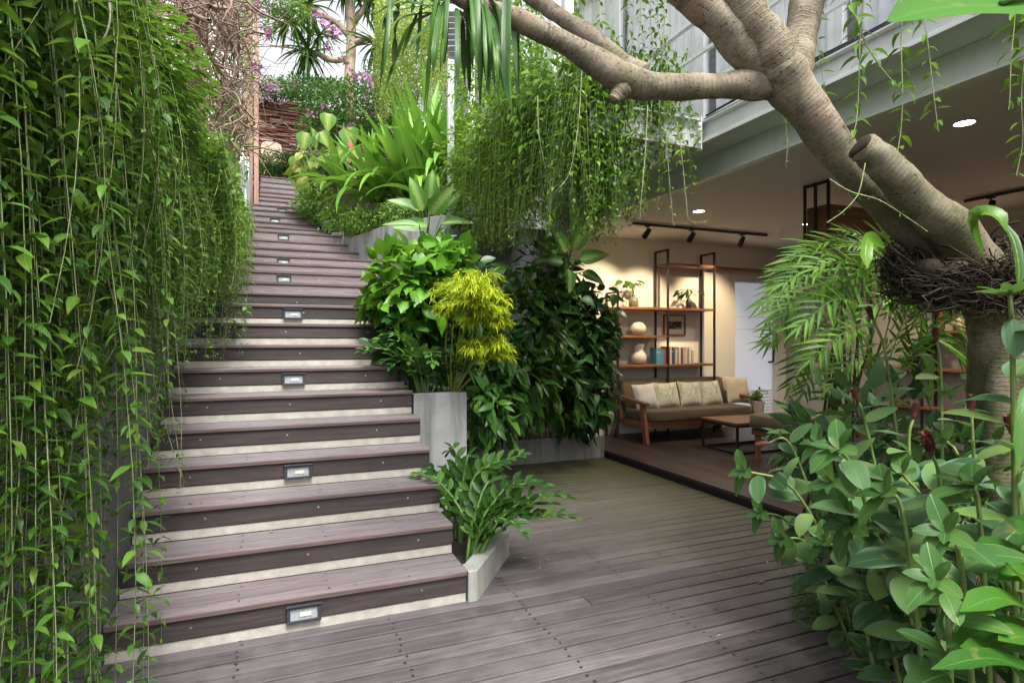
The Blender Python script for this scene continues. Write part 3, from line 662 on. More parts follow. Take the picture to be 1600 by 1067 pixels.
# ------------------------------------------------------------------ lamps in the lounge
for px, py, lab in ((1507, 192, 'round glowing downlight in the ceiling nearest the stubbed tree trunk'), (1092, 330, 'round glowing downlight in the ceiling above the shelf unit'), (1262, 350, 'round glowing downlight beside the hanging wooden cabinet')):
    p = onz(px, py, CZ); e = empty('downlight', (p[0], p[1], CZ), lab, 'downlight', 'downlights in the lounge ceiling')
    b = MB(); k = 24
    v = [(p[0]+r*math.cos(i/k*6.2832), p[1]+r*math.sin(i/k*6.2832), CZ-z) for r, z in ((.078, .0), (.078, .006), (.064, .007), (.060, .003)) for i in range(k)]
    b.add(v, [(j*k+i, j*k+(i+1) % k, (j+1)*k+(i+1) % k, (j+1)*k+i) for j in range(3) for i in range(k)]); b.build('trim', M['white'], e, smooth=True)
    b = MB(); b.disc((p[0], p[1], CZ-.0035), .060, 24); b.build('lens', M['lamp'], e)
    L = bpy.data.lights.new('downlight_lamp', 'SPOT'); L.energy = 34; L.color = (1, .86, .70); L.spot_size = 2.3; L.spot_blend = .8; L.shadow_soft_size = .06
    lo = bpy.data.objects.new('downlight_lamp', L); COL.objects.link(lo); lo.parent = e; lo.location = (0, 0, -.03)
def track(a, b_, spots, label):
    a = np.array(a); b_ = np.array(b_); e = empty('track_light', a, label, 'track light', 'black spotlight tracks on the lounge ceiling')
    m = MB(); m.bar(a, b_, .035, .03); m.build('rail', M['black'], e)
    for k, (t, aim, en) in enumerate(spots):
        p = a+(b_-a)*t; d = nrm(np.array(aim)-p); q = p+np.array([0, 0, -.10])
        m = MB(); m.bar(p+[0, 0, -.015], p+[0, 0, -.03], .05, .06, up=(0, 1, 0)); m.tube([p+[0, 0, -.03], q], .008, 6)
        m.tube([q-d*.05, q+d*.005], [.030, .034], 14); m.tube([q+d*.006, q+d*.085], [.036, .036], 14)
        hd = m.build('spotlight', M['black'], e, smooth=False)
        m = MB(); dd = q+d*.0875; s1 = nrm(np.cross(d, [0, 0, 1])); s2 = np.cross(s1, d)
        m.add([dd+(s1*math.cos(i*.524)+s2*math.sin(i*.524))*.030 for i in range(12)], ngon=[list(range(12))]); m.build('lens', M['lamp'], hd)
        L = bpy.data.lights.new('spot_lamp', 'SPOT'); L.energy = en; L.color = (1, .75, .46); L.spot_size = 1.25; L.spot_blend = .7; L.shadow_soft_size = .03
        lo = bpy.data.objects.new('spot_lamp', L); COL.objects.link(lo); lo.parent = e
        w = q+d*.10; lo.location = tuple(w-a); lo.rotation_euler = Vector(tuple(d)).to_track_quat('-Z', 'Y').to_euler()
track((4.25, 6.35, 2.975), (6.50, 6.35, 2.975), [(.10, (4.35, 7.45, 2.0), 38), (.415, (5.1, 7.4, 1.9), 46), (.80, (6.3, 7.45, 1.9), 42)], 'long black spotlight track on the ceiling in front of the shelf unit')
track((6.9, 2.2, 2.975), (6.9, 4.0, 2.975), [(.86, (8.0, 4.8, 1.9), 40), (.30, (8.0, 3.4, 1.8), 40)], 'black spotlight track on the ceiling at the right above the root ball')

# ------------------------------------------------------------------ hanging cabinet
e = empty('hanging_cabinet', (4.9, 4.1, CZ), 'dark wooden box cabinet hanging from the ceiling in a black metal frame', 'cabinet')
b = MB(); x0, x1, y0, y1 = 4.86, 5.75, 4.0, 4.24
b.box((x0, y0, 2.47), (x1, y1, 2.77)); b.build('box', M['teak'], e, bevel=.004)
b = MB()
for x in (x0-.012, x1+.012):
    for y in (y0-.012, y0+.13, y1+.012): b.bar((x, y, 2.46), (x, y, CZ-.001), .022, .022, up=(0, 1, 0))
for x in (x0-.012, x1+.012): b.bar((x, y0-.022, 2.98), (x, y1+.022, 2.98), .02, .025)
b.bar((x0, y0-.013, 2.462), (x1, y0-.013, 2.462), .02, .02); b.bar((x0, y1+.013, 2.462), (x1, y1+.013, 2.462), .02, .02)
b.build('frame', M['black'], e)

# ------------------------------------------------------------------ shelf unit on the back wall
XA, XB, XC = 4.50, 5.36, 6.22; YB_, YF = 7.40, 7.10
e = empty('shelf_unit', (XA, YF, PZ), 'stepped open shelf unit of black metal posts and teak boards', 'shelf unit')
for x, top in ((XA, 2.16), (XB, 2.81), (XC, 2.81)):
    b = MB()
    for y in (YB_, YF): b.bar((x, y, PZ), (x, y, top), .026, .026, up=(0, 1, 0))
    b.bar((x, YF-.013, top+.0), (x, YB_+.013, top+.0), .026, .026); b.bar((x, YF, .3), (x, YB_, .3), .02, .02)
    b.build('post_frame', M['black'], e)
for x0, x1, z in ((XB, XC, 2.62), (XA, XC, 1.96), (XA, XB, 1.55), (XA, XC, 1.127)):
    b = MB(); b.box((x0+.014, YF-.01, z-.035), (x1-.014, YB_+.02, z)); b.build('shelf_board', M['teak'], e, bevel=.003)
# things on the shelves
def ceramic(name, x, y, z, prof, label, mat, cat, grp=None):
    b = MB(); b.lathe(prof, (x, y, z), 24); o = b.build(name, mat, loc=(x, y, z), smooth=True); return tag(o, label, cat, grp)
M['ceramic'] = mat_plain('speckled_stone_ceramic', (.62, .58, .50), .55, nscale=30, namt=.12, bump=.1)
M['vase_glass'] = mat_plain('smoky_glaze', (.16, .17, .13), .25, nscale=8, namt=.2)
M['vase_dark'] = mat_plain('dark_glaze', (.03, .028, .026), .3)
M['pot'] = mat_plain('white_glazed_pot', (.86, .85, .82), .35, nscale=10, namt=.05)
x = ony(997, 513, 7.25)[0]
ceramic('round_vase', x, 7.25, 1.5505, [(.02, 0), (.075, .012), (.112, .06), (.12, .10), (.105, .15), (.07, .185), (.035, .196), (.03, .19)], 'round cream stone vase on the middle left shelf', M['ceramic'], 'vase')
x = ony(998, 560, 7.25)[0]
ceramic('gourd_vase', x, 7.25, 1.1275, [(.03, 0), (.09, .01), (.116, .06), (.118, .11), (.098, .16), (.07, .185), (.075, .22), (.082, .255), (.072, .30), (.05, .325), (.035, .33)], 'cream gourd shaped vase on the bottom left shelf', M['ceramic'], 'vase')
def vase_plant(px, prof, mat, label, h, n, lmat, lsize, T, w, yy=7.25, z=1.9605, seed=1, tall=.22):
    x = ony(px, 470, yy)[0]; rn = np.random.RandomState(seed)
    e = empty('potted_plant', (x, yy, z), label, 'potted plant', 'potted plants in the lounge'); b = MB(); b.lathe(prof, (x, yy, z), 20); b.build('vase', mat, e, smooth=True)
    S, Lf = MB(), MB()
    for i in range(n):
        a = rn.uniform(0, 6.28); q = arch((x, yy, z+h*.85), (math.cos(a), math.sin(a)*.6), rn.uniform(.5, 1.0)*tall, rn.uniform(.05, .2), 7)
        S.tube(q, .004, 4, cap=False); dd = nrm(np.array([math.cos(a), math.sin(a)*.6-.35, -.35]))
        Lf.leaves(T, q[-1:], dd, (0, -.5, 1), lsize*rn.uniform(.7, 1.1), None, .4)
    finish_plant(e, Lf, S, lmat, 'stem_green')
vase_plant(990, [(.05, 0), (.068, .01), (.072, .10), (.06, .135), (.03, .15), (.028, .17), (.034, .18)], M['vase_glass'], 'green leafed plant in a smoky glass bottle vase on the upper left shelf', .18, 11, 'mid', .15, T_HEART, .8, seed=3, tall=.26)
vase_plant(1076, [(.035, 0), (.045, .01), (.045, .12), (.03, .14), (.03, .16)], M['vase_dark'], 'dark leafed plant in a small black vase on the shelf between the tall posts', .15, 12, 'dark', .16, T_LA, .3, seed=5, tall=.2)
# books
BC = [(.10, .30, .42), (.09, .27, .38), (.45, .10, .09), (.55, .13, .08), (.30, .05, .05), (.62, .56, .45), (.05, .06, .08), (.08, .12, .20), (.60, .55, .48), (.35, .22, .14), (.68, .64, .56), (.10, .09, .10), (.55, .40, .28), (.66, .60, .52), (.22, .20, .18), (.70, .66, .60), (.50, .45, .38)]
BN = ['pale teal', 'deeper teal', 'red', 'orange red', 'dark red', 'cream', 'black', 'navy', 'ivory', 'brown', 'off white', 'charcoal', 'tan', 'buff', 'grey brown', 'whitish', 'stone coloured']
M['paper'] = mat_plain('book_paper', (.66, .62, .52), .8)
xb = ony(1022, 560, 7.2)[0]; rr = np.random.RandomState(9); xe = ony(1081, 560, 7.2)[0]
ws = rr.uniform(.7, 1.3, 17); ws[0] = ws[1] = 1.9; ws = ws/ws.sum()*(xe-xb-.03)
for i in range(17):
    h = rr.uniform(.20, .26); dp = rr.uniform(.14, .18); x0 = xb+ws[:i].sum()+.001*i; x1 = x0+ws[i]-.001
    if x0 < XB+.015 < x1+.01 or x0 < XB-.015 < x1: pass
    y0 = 7.13+rr.uniform(0, .015); z0 = 1.1275
    e = empty('book', ((x0+x1)/2, y0, z0), f'{BN[i]} spined book standing in the row on the bottom shelf', 'book', 'books on the bottom shelf')
    b = MB(); b.box((x0, y0, z0), (x1, y0+.004, z0+h)); b.box((x0, y0+.0042, z0), (x0+.002, y0+dp, z0+h)); b.box((x1-.002, y0+.0042, z0), (x1, y0+dp, z0+h))
    b.box((x0, y0-.0012, z0+h*.72), (x1, y0-.0002, z0+h*.76), 1) if i % 3 == 0 else None
    mt = mat_plain('book_cover_'+BN[i].replace(' ', '_'), BC[i], .6); b.build('cover', [mt, M['paper']], e)
    b = MB(); b.box((x0+.0022, y0+.0045, z0+.003), (x1-.0022, y0+dp-.004, z0+h-.004)); b.build('pages', M['paper'], e)
# framed print
px0, px1 = ony(1037, 508, BY-.02), ony(1071, 508, BY-.02); zc = px0[2]; hh = .165; xa, xz = px0[0], px1[0]
e = empty('picture_frame', ((xa+xz)/2, BY-.02, zc-hh), 'small wood framed dark print on white mount behind the shelves', 'picture')
b = MB(); fw = .022
for a, c in (((xa, zc+hh-fw), (xz, zc+hh)), ((xa, zc-hh), (xz, zc-hh+fw)), ((xa, zc-hh+fw), (xa+fw, zc+hh-fw)), ((xz-fw, zc-hh+fw), (xz, zc+hh-fw))): b.box((a[0], BY-.03, a[1]), (c[0], BY-.002, c[1]))
b.build('frame', M['teak_y'], e, bevel=.002)
b = MB(); b.box((xa+fw, BY-.012, zc-hh+fw), (xz-fw, BY-.003, zc+hh-fw)); b.build('mount', M['paper'], e)
t = NT('abstract_dark_print'); o_ = t.coord('Object'); c = t.ramp(t.noise(o_, 22, 4), [(.42, (.03, .028, .025)), (.5, (.16, .12, .09)), (.6, (.42, .36, .28))], 'CONSTANT'); M['print'] = t.done(t.bsdf(c, .6))
b = MB(); b.box((xa+.07, BY-.0145, zc-.06), (xz-.07, BY-.0122, zc+.06)); b.build('print', M['print'], e)

# ------------------------------------------------------------------ sofa
M['olive'] = mat_fabric('olive_brown_upholstery', (.115, .088, .048)); M['cream'] = mat_fabric('cream_linen', (.80, .76, .68)); M['sand'] = mat_fabric('sand_linen', (.66, .56, .40)); M['botan'] = mat_fabric('botanical_print_linen', (.78, .75, .62), pattern=1)
sx0, sx1, sy0, sy1 = 4.54, 6.54, 6.55, 7.25
sofa = empty('sofa', ((sx0+sx1)/2, sy0, PZ), 'long teak framed sofa with olive brown upholstery in front of the shelves', 'sofa')
for x in (sx0+.035, sx1-.035):
    b = MB(); b.bar((x, sy0-.04, PZ), (x, sy0+.06, PZ+.54), .05, .075, up=(0, 1, 0)); b.build('leg', M['teak_y'], sofa, bevel=.006)
    b = MB(); b.bar((x, sy1+.10, PZ), (x, sy1-.10, PZ+.33), .05, .07, up=(0, 1, 0)); b.bar((x, sy1-.13, PZ+.26), (x, sy1+.06, PZ+.80), .05, .065, up=(0, 1, 0)); b.build('leg', M['teak_y'], sofa, bevel=.006)
    b = MB(); b.bar((x, sy0-.05, PZ+.535), (x, sy1+.02, PZ+.60), .085, .04); b.build('armrest', M['teak'], sofa, bevel=.008)
b = MB(); b.box((sx0+.06, sy0+.02, PZ+.19), (sx1-.06, sy0+.055, PZ+.29)); b.box((sx0+.06, sy1-.15, PZ+.19), (sx1-.06, sy1-.11, PZ+.27))
for x in (sx0+.06, sx1-.085): b.box((x, sy0+.057, PZ+.20), (x+.025, sy1-.155, PZ+.29))
b.bar((sx0+.06, sy1+.055, PZ+.78), (sx1-.06, sy1+.055, PZ+.78), .04, .06); b.box((sx0+.09, sy0+.06, PZ+.27), (sx1-.09, sy1-.16, PZ+.292))
b.build('frame', M['teak'], sofa, bevel=.004)
def soft_box(b, c, sx, sy, sz, tilt=0, nu=14, edge=.3, m=0, plump=.25):
    """cushion: superellipsoid-like pillow, tilted back about X"""
    n = nu; th = np.linspace(-np.pi/2, np.pi/2, n); ph = np.linspace(0, 2*np.pi, 2*n, endpoint=False); P = []
    sg = lambda v, e: np.sign(v)*np.abs(v)**e
    for a in th:
        for q in ph:
            P.append((sx/2*sg(math.cos(a), edge)*sg(math.cos(q), edge), sy/2*sg(math.sin(a), plump*2), sz/2*sg(math.cos(a), edge)*sg(math.sin(q), edge)))
    P = np.array(P); ct, st = math.cos(tilt), math.sin(tilt)
    Y = P[:, 1]*ct+P[:, 2]*st; Z = -P[:, 1]*st+P[:, 2]*ct
    P = np.stack([P[:, 0], Y, Z], 1)+np.array(c); k = 2*n
    b.add(P, [(i*k+j, i*k+(j+1) % k, (i+1)*k+(j+1) % k, (i+1)*k+j) for i in range(n-1) for j in range(k)], m=m)
b = MB(); soft_box(b, ((sx0+sx1)/2, (sy0+sy1)/2-.06, PZ+.365), sx1-sx0-.16, .66, .15, 0, 16, .16, plump=.12); b.build('seat_cushion', M['olive'], sofa, smooth=True)
b = MB()
for k in range(2):
    w = (sx1-sx0-.16)/2; soft_box(b, (sx0+.08+w*(k+.5), sy1-.055, PZ+.60), w-.006, .15, .46, .30, 14, .18, plump=.15)
b.build('back_cushion', M['olive'], sofa, smooth=True)
def pillow(px, w, mat, label, yy, h=.38, roll=0):
    p = ony(px, 620, yy); b = MB(); n = 15; V = []
    for sgn in (1, -1):
        for i in range(n):
            for j in range(n):
                u, v = i/(n-1)*2-1, j/(n-1)*2-1
                th = .075*((1-u**4)*(1-v**4))**.7
                pin = 1-.07*(1-v*v)*abs(u)**3; pin2 = 1-.07*(1-u*u)*abs(v)**3
                V.append((u*w/2*pin, sgn*th, v*h/2*pin2))
    V = np.array(V); c, s_ = math.cos(roll), math.sin(roll); V = np.stack([V[:, 0]*c-V[:, 2]*s_, V[:, 1], V[:, 0]*s_+V[:, 2]*c], 1)
    tl = .32; V = np.stack([V[:, 0], V[:, 1]*math.cos(tl)+V[:, 2]*math.sin(tl), -V[:, 1]*math.sin(tl)+V[:, 2]*math.cos(tl)], 1)
    loc = (p[0], yy, PZ+.44+h*.46); N = n*n; F = []
    for i in range(n-1):
        for j in range(n-1): a = i*n+j; F += [(a, a+n, a+n+1, a+1), (N+a+1, N+a+n+1, N+a+n, N+a)]
    b.add(V+np.array(loc), F); o = b.build('cushion', mat, loc=loc, smooth=True); tag(o, label, 'cushion', 'cushions on the sofa')
pillow(1008, .37, M['cream'], 'plain off white cushion at the left end of the sofa', 6.90, .36, .05)
pillow(1042, .40, M['botan'], 'leaf printed cushion beside the plain off white one on the sofa', 6.90, .37)
pillow(1078, .39, M['botan'], 'leaf printed cushion in the middle of the cushion row', 6.92, .37, -.03)
pillow(1110, .38, M['botan'], 'leaf printed cushion nearest the sand coloured one on the sofa', 6.94, .37, .03)
pillow(1152, .44, M['sand'], 'plain sand coloured cushion at the right end of the row', 6.94, .42, -.06)

# ------------------------------------------------------------------ coffee table, pot, bench
tx0, tx1, ty0, ty1, tz = 5.17, 6.55, 5.50, 6.15, .475
e = empty('coffee_table', ((tx0+tx1)/2, (ty0+ty1)/2, PZ), 'low coffee table with teak top on a black metal frame', 'table')
b = MB(); b.box((tx0, ty0, tz-.03), (tx1, ty1, tz)); b.build('table_top', M['teak'], e, bevel=.004)
b = MB()
for x in (tx0+.015, tx1-.015):
    for y in (ty0+.02, ty1-.02): b.bar((x, y, PZ), (x, y, tz-.031), .025, .025, up=(0, 1, 0))
for z in (PZ+.0135, tz-.045):
    for y in (ty0+.02, ty1-.02): b.bar((tx0+.028, y, z), (tx1-.028, y, z), .024, .024)
    for x in (tx0+.015, tx1-.015): b.bar((x, ty0+.033, z), (x, ty1-.033, z), .024, .024)
b.build('frame', M['black'], e)
pp = at(1185, 652, 7.45); pp = onz(1185, 648.5, tz)
r = potted('potted_plant', (pp[0], pp[1], tz+.001), 'small leafy plant in a tapered white pot on the coffee table', 'potted plant', [(.055, 0), (.062, .004), (.082, .185), (.088, .192), (.082, .196), (.074, .185), (.072, .165)], M['pot'], 'potted plants in the lounge')
S, Lf = MB(), MB(); rn = np.random.RandomState(2)
for i in range(16):
    a = rn.uniform(0, 6.28); q = arch((pp[0], pp[1], tz+.17), (math.cos(a), math.sin(a)), rn.uniform(.04, .17), rn.uniform(.06, .2), 7)
    strand(S, Lf, q, .004, .03, .075, T_OV, .3, .5, rnd=rn)
finish_plant(r, Lf, S, 'vine_mid', 'stem_green')
bx0, bx1, by0, by1 = 5.10, 6.7, 4.72, 5.3
e = empty('bench', ((bx0+bx1)/2, (by0+by1)/2, PZ), 'upholstered olive brown bench with teak legs beside the coffee table', 'bench')
b = MB(); soft_box(b, ((bx0+bx1)/2, (by0+by1)/2, PZ+.45), bx1-bx0, by1-by0, .17, 0, 16, .16, plump=.12); b.build('seat_cushion', M['olive'], e, smooth=True)
b = MB(); b.box((bx0+.05, by0+.04, PZ+.29), (bx1-.05, by1-.04, PZ+.362)); b.build('frame', M['teak'], e, bevel=.004)
for x in (bx0+.1, bx1-.1):
    for y in (by0+.09, by1-.09): b = MB(); b.bar((x, y, PZ), (x, y, PZ+.289), .05, .05, up=(0, 1, 0)); b.build('leg', M['teak_y'], e, bevel=.004)

# ------------------------------------------------------------------ shelf on the right wall with bottles
e = empty('wall_shelf', (RX-.2, 4.6, PZ), 'black post shelf with teak boards on the right wall, warmly lit', 'shelf unit')
for y in (3.5, 4.25, 5.0, 5.9):
    b = MB()
    for x in (RX-.03, RX-.30): b.bar((x, y, PZ), (x, y, 2.59), .026, .026, up=(0, 1, 0))
    b.build('post_frame', M['black'], e)
for z, y0, y1 in ((2.08, 3.5, 5.0), (1.60, 3.5, 5.0), (1.12, 3.5, 5.9), (.62, 3.5, 5.9)):
    b = MB(); b.box((RX-.315, y0+.014, z-.035), (RX-.02, y1-.014, z)); b.build('shelf_board', M['teak'], e, bevel=.003)
rr = np.random.RandomState(12)
bcol = [((.30, .13, .03), 'amber'), ((.03, .10, .05), 'dark green'), ((.45, .30, .10), 'honey coloured'), ((.10, .03, .02), 'dark brown'), ((.50, .45, .35), 'cream labelled'), ((.22, .04, .03), 'red')]
for k, y in enumerate(np.linspace(3.75, 4.85, 6)):
    c, nm = bcol[k]; b = MB(); x = RX-.17; z = 1.6005; h = rr.uniform(.22, .3)
    b.lathe([(.036, 0), (.04, .005), (.04, h*.6), (.015, h*.78), (.013, h), (.016, h), (.016, h+.015), (0.004, h+.016)], (x, y, z), 14)
    o = b.build('bottle', mat_plain('bottle_'+nm.replace(' ', '_'), c, .15), loc=(x, y, z), smooth=True); tag(o, nm+' bottle on the warmly lit board of the right wall shelf', 'bottle', 'bottles on the right wall shelf')
x, y, z = RX-.17, 5.2, 1.1205
r = potted('potted_plant', (x, y, z), 'dark leafed plant in a brown pot on the right wall shelf', 'potted plant', [(.05, 0), (.07, .006), (.08, .14), (.086, .15), (.07, .15), (.066, .13)], M['vase_dark'], 'potted plants in the lounge')
S, Lf = MB(), MB()
for i in range(14):
    a = rn.uniform(0, 6.28); q = arch((x, y, z+.13), (math.cos(a)*.7-.2, math.sin(a)), rn.uniform(.1, .3), rn.uniform(.08, .25), 7); S.tube(q, .004, 4, cap=False)
    Lf.leaves(T_HEART, q[-1:], (math.cos(a)-.4, math.sin(a), -.5), (-.5, 0, 1), .15, None, .4)
finish_plant(r, Lf, S, 'dark', 'stem_green')
# ------------------------------------------------------------------ unseen white yard added behind the door so daylight comes through its glass
b = MB(); b.box((6.0, 10.5, 0), (9.5, 10.6, 1.2)); b.box((6.0, 7.7, -.1), (9.5, 10.49, -.05)); o = b.build('added_door_yard', M['white']); tag(o, 'unseen white yard wall and ground added to light the frosted door', 'wall')
# ------------------------------------------------------------------ left creeper curtain
def plant(name, loc, label, cat, group=None): return empty(name, tuple(loc), label, cat, group)
rn = np.random.RandomState(21)
def stairz(Y): return SZ(Y)
r = plant('creeper_curtain', (-.65, 4, 2.95), 'dense green creeper curtain covering the wall left of the stairs', 'creeper')
S, LA, LB, LC = MB(), MB(), MB(), MB()
for i in range(680):
    Y = 1.55+6.95*rn.uniform(0, 1)**1.05
    wallx = -.725 if Y < 5.7 else -.725+(Y-5.7)/3.2*.125
    off = rn.uniform(.03, .30)*(.6 if Y > 6 else (.9 if Y > 4.6 else .5))
    zt = 2.95 if Y < 5.7 else 2.95+(Y-5.7)*.09
    ztop = zt+.12+rn.uniform(-.5, .06)*(1 if rn.rand() < .5 else .2)
    g = max(0, stairz(Y+.2))
    if Y < 2.08: low = .05+abs(rn.normal(0, .35))
    elif Y < 3.0: low = 1.0+abs(rn.normal(0, .4)) if rn.rand() < .93 else .1
    elif Y < 5.3: low = (1.30+abs(rn.normal(0, .35)) if rn.rand() < .95 else g+.15+rn.uniform(0, .7))
    else: low = g+.12+rn.uniform(0, 1)**1.5*1.5
    ln = max(.5, ztop-low); far = Y > 4.6
    # let the wall show through in the lower middle
    if Y < 5 and rn.rand() < .35: ln = min(ln, rn.uniform(.8, 1.7))
    x = wallx+off*(1.15 if far else 1)
    p = hang_path((x+.05, Y, ztop), ln, .06, 10, (rn.uniform(-.03, .08), rn.uniform(-.12, .12) if rn.rand() < .75 else rn.uniform(-.5, .5)), rn)
    p[:, 0] = np.maximum(p[:, 0], wallx+.02); t_ = np.linspace(0, 1, 10); p[:, 0] += .06*np.sin(t_*3.14)*(off > .12)
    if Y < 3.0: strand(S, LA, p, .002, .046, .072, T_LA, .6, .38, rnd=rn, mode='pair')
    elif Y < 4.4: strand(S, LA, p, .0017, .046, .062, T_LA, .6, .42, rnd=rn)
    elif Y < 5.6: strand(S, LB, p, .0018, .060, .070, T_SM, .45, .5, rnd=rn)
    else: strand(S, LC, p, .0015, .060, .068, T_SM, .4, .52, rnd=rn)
# bulging top of the creeper along the coping and its round far end
n = 5200; Y = rn.uniform(3.2, 8.6, n); ang = rn.uniform(-1.0, 1.9, n); zt = np.where(Y < 5.7, 2.93, 2.93+(Y-5.7)*.09)
rad = rn.uniform(.08, .26, n)*np.where(Y > 6, .75, 1)*(1+.35*np.sin(Y*3.1)*np.sin(Y*1.3)); P = np.stack([-.68+np.cos(ang)*rad*1.05, Y, zt-.05+np.sin(ang)*rad*.8], 1)
k = Y > 5.0
for sel, L_ in ((~k, LB), (k, LC)):
    m = sel.sum(); d = nrm(np.stack([np.cos(ang[sel])+.2, rn.normal(0, .6, m), np.sin(ang[sel])*.5-.3], 1)); L_.leaves(T_SM, P[sel], d, nrm(np.stack([.3+0*d[:, 0], rn.normal(0, .3, m), np.ones(m)], 1)), .068*rn.uniform(.6, 1.2, m), None, .4)
n = 5200; Y = rn.uniform(5.4, 8.75, n); h = rn.uniform(0, 1, n); gz = np.array([stairz(y+.15) for y in Y]); zt = 2.95+(Y-5.7)*.09; bulge = .05+.11*np.sin(h*3.0)**.8*(1+.3*np.sin(Y*4)*np.sin(h*7))
P = np.stack([-.70+(np.clip(Y-5.7, 0, 9)/3.2*.12)+bulge*rn.uniform(.65, 1.1, n), Y, gz+.18+(zt-gz-.18)*h], 1); m = n
LC.leaves(T_SM, P, nrm(np.stack([.8+0*Y, rn.normal(0, .6, m), rn.uniform(-.9, .2, m)], 1)), nrm(np.stack([.5+0*Y, rn.normal(0, .3, m), np.ones(m)], 1)), .068*rn.uniform(.6, 1.2, n), None, .4)
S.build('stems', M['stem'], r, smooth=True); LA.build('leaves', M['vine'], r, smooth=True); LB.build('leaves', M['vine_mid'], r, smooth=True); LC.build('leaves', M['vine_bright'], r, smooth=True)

# single pale stems hanging out in front of the curtain
def single_vine(pts, label, rad=.004, size=.09, sp=.10, lm='vine_mid', sm='stem_pale', T=T_LA, group='single creeper stems hanging in front of the curtain', droop=.5, wf=.44, seed=0, n=22, taper=.6, name='hanging_vine', mode='pair'):
    rq = np.random.RandomState(seed+100); pts = [np.asarray(p, float) for p in pts]
    if group in ('vines hanging at the upper right', 'vines hanging before the balcony windows') and name != 'leafy_twig' and seed < 48: pts = [pts[0]+[.02, .03, .75], pts[0]+[0, .01, .35]]+pts; n += 8
    r = plant(name, pts[0], label, 'vine', group); S, Lf = MB(), MB()
    strand(S, Lf, spline(pts, n), rad, sp, size, T, droop, wf, rnd=rq, taper=taper, k=6, mode=mode)
    return finish_plant(r, Lf, S, lm, sm)
V = lambda D, *pp: [at(x, y, D if not isinstance(D, (list, tuple)) else D[i]) for i, (x, y) in enumerate(pp)]
single_vine(V(1.55, (116, -30), (116, 40), (112, 75), (82, 118), (40, 142), (-20, 152)), 'pale stem looping to the left at the top of the left creeper', .0032, 0.039, 0.240, seed=1)
single_vine(V(1.6, (168, -20), (172, 30), (158, 68), (120, 105), (60, 125), (-20, 132)), 'second pale stem crossing the looped one at the top left', .003, 0.039, 0.240, seed=2)
single_vine(V(1.9, (28, 0), (18, 180), (14, 330), (8, 500), (2, 640)), 'pale straight vine stem nearest the left picture edge', .004, 0.078, 0.088, 'vine', seed=3)
single_vine(V(1.95, (42, 0), (47, 150), (58, 240), (55, 350), (36, 450), (22, 600)), 'pale vine stem that bends left halfway down the creeper', .004, 0.078, 0.088, 'vine', seed=4)
single_vine(V(2.0, (146, 60), (138, 200), (140, 300), (118, 420), (110, 540), (102, 640), (118, 700)), 'long sagging vine stem down the middle of the left creeper', .004, 0.074, 0.088, 'vine', seed=5)
single_vine(V(1.85, (72, 480), (70, 640), (68, 760), (72, 900), (78, 1000), (66, 1080)), 'leafy vine tail with big dark leaves reaching the deck at the lower left', .0055, 0.101, 0.068, 'vine', seed=6)
single_vine(V(2.0, (30, 520), (36, 700), (44, 850), (52, 960), (40, 1080)), 'leafy vine tail at the bottom left corner beside the big leafed one', .004, 0.086, 0.068, 'vine', seed=7)
single_vine(V(2.25, (185, 530), (150, 600), (136, 660), (140, 780), (150, 900), (146, 1000), (158, 1060)), 'vine tail curving out and down in front of the bare grey wall', .0035, 0.078, 0.068, seed=8)
single_vine(V(2.5, (140, 520), (150, 600), (168, 650), (178, 692)), 'pair of bare pale stems ending in mid air before the grey wall', .005, 0.023, 0.400, seed=9)
single_vine(V(2.9, (200, 460), (196, 560), (203, 680), (208, 780), (212, 850), (196, 900)), 'vine tail hanging to the third step from the bottom', .0035, 0.066, 0.056, seed=10)
single_vine(V(3.1, (232, 380), (246, 480), (262, 590), (272, 660), (287, 760)), 'thin leafy vine hanging over the step ends, longest one there', .003, 0.058, 0.060, seed=11)
single_vine(V(3.1, (205, 420), (228, 500), (244, 610), (266, 690), (286, 752)), 'vine slanting to the right across the step ends', .003, 0.058, 0.056, seed=12)
single_vine(V(3.3, (262, 390), (272, 500), (283, 640), (282, 740), (280, 790)), 'nearly leafless thin stem dangling over the left ends of the steps', .0025, 0.039, 0.200, seed=13)
single_vine(V(2.2, (198, 130), (222, 190), (240, 240), (252, 300)), 'pale stem slanting right out of the upper creeper', .003, 0.047, 0.096, seed=14)
single_vine(V(2.2, (152, 110), (182, 170), (204, 210), (222, 238)), 'short pale stem slanting right below the looped stems', .003, 0.047, 0.096, seed=15)
single_vine(V(2.4, (95, 560), (92, 700), (106, 850), (118, 990), (130, 1060)), 'vine tail ending on the deck between the wall and the bottom step', .0035, 0.074, 0.068, 'vine', seed=16)

# ------------------------------------------------------------------ dry twiggy shrub above the left wall
r = plant('dry_shrub', (-.9, 6.5, 3.4), 'tangle of dry brown twigs above the left wall', 'shrub'); S, Lf, L2 = MB(), MB(), MB(); rn = np.random.RandomState(33)
for i in range(900):
    px = rn.uniform(228, 384); top = -20; bot = 130+(px-240)*1.0
    py = rn.uniform(-40, max(20, min(235, bot))); D = rn.uniform(5.2, 8.6)
    p = at(px, py, D); q = [p]
    dr = nrm(rn.normal(size=3)+np.array([0, 0, -.2]))
    for k in range(5): dr = nrm(dr+rn.normal(0, .45, 3)); q.append(q[-1]+dr*rn.uniform(.08, .2))
    S.tube(spline(q, 9), np.linspace(rn.uniform(.003, .011), .002, 9), 4, cap=False)
for i in range(9):
    a = at(rn.uniform(240, 330), rn.uniform(-30, 40), rn.uniform(5, 6.5)); b_ = at(rn.uniform(300, 372), rn.uniform(60, 220), rn.uniform(6, 7.5)); S.tube(spline([a, (a+b_)/2+rn.normal(0, .18, 3), b_], 10), np.linspace(.024, .012, 10), 6, cap=False)
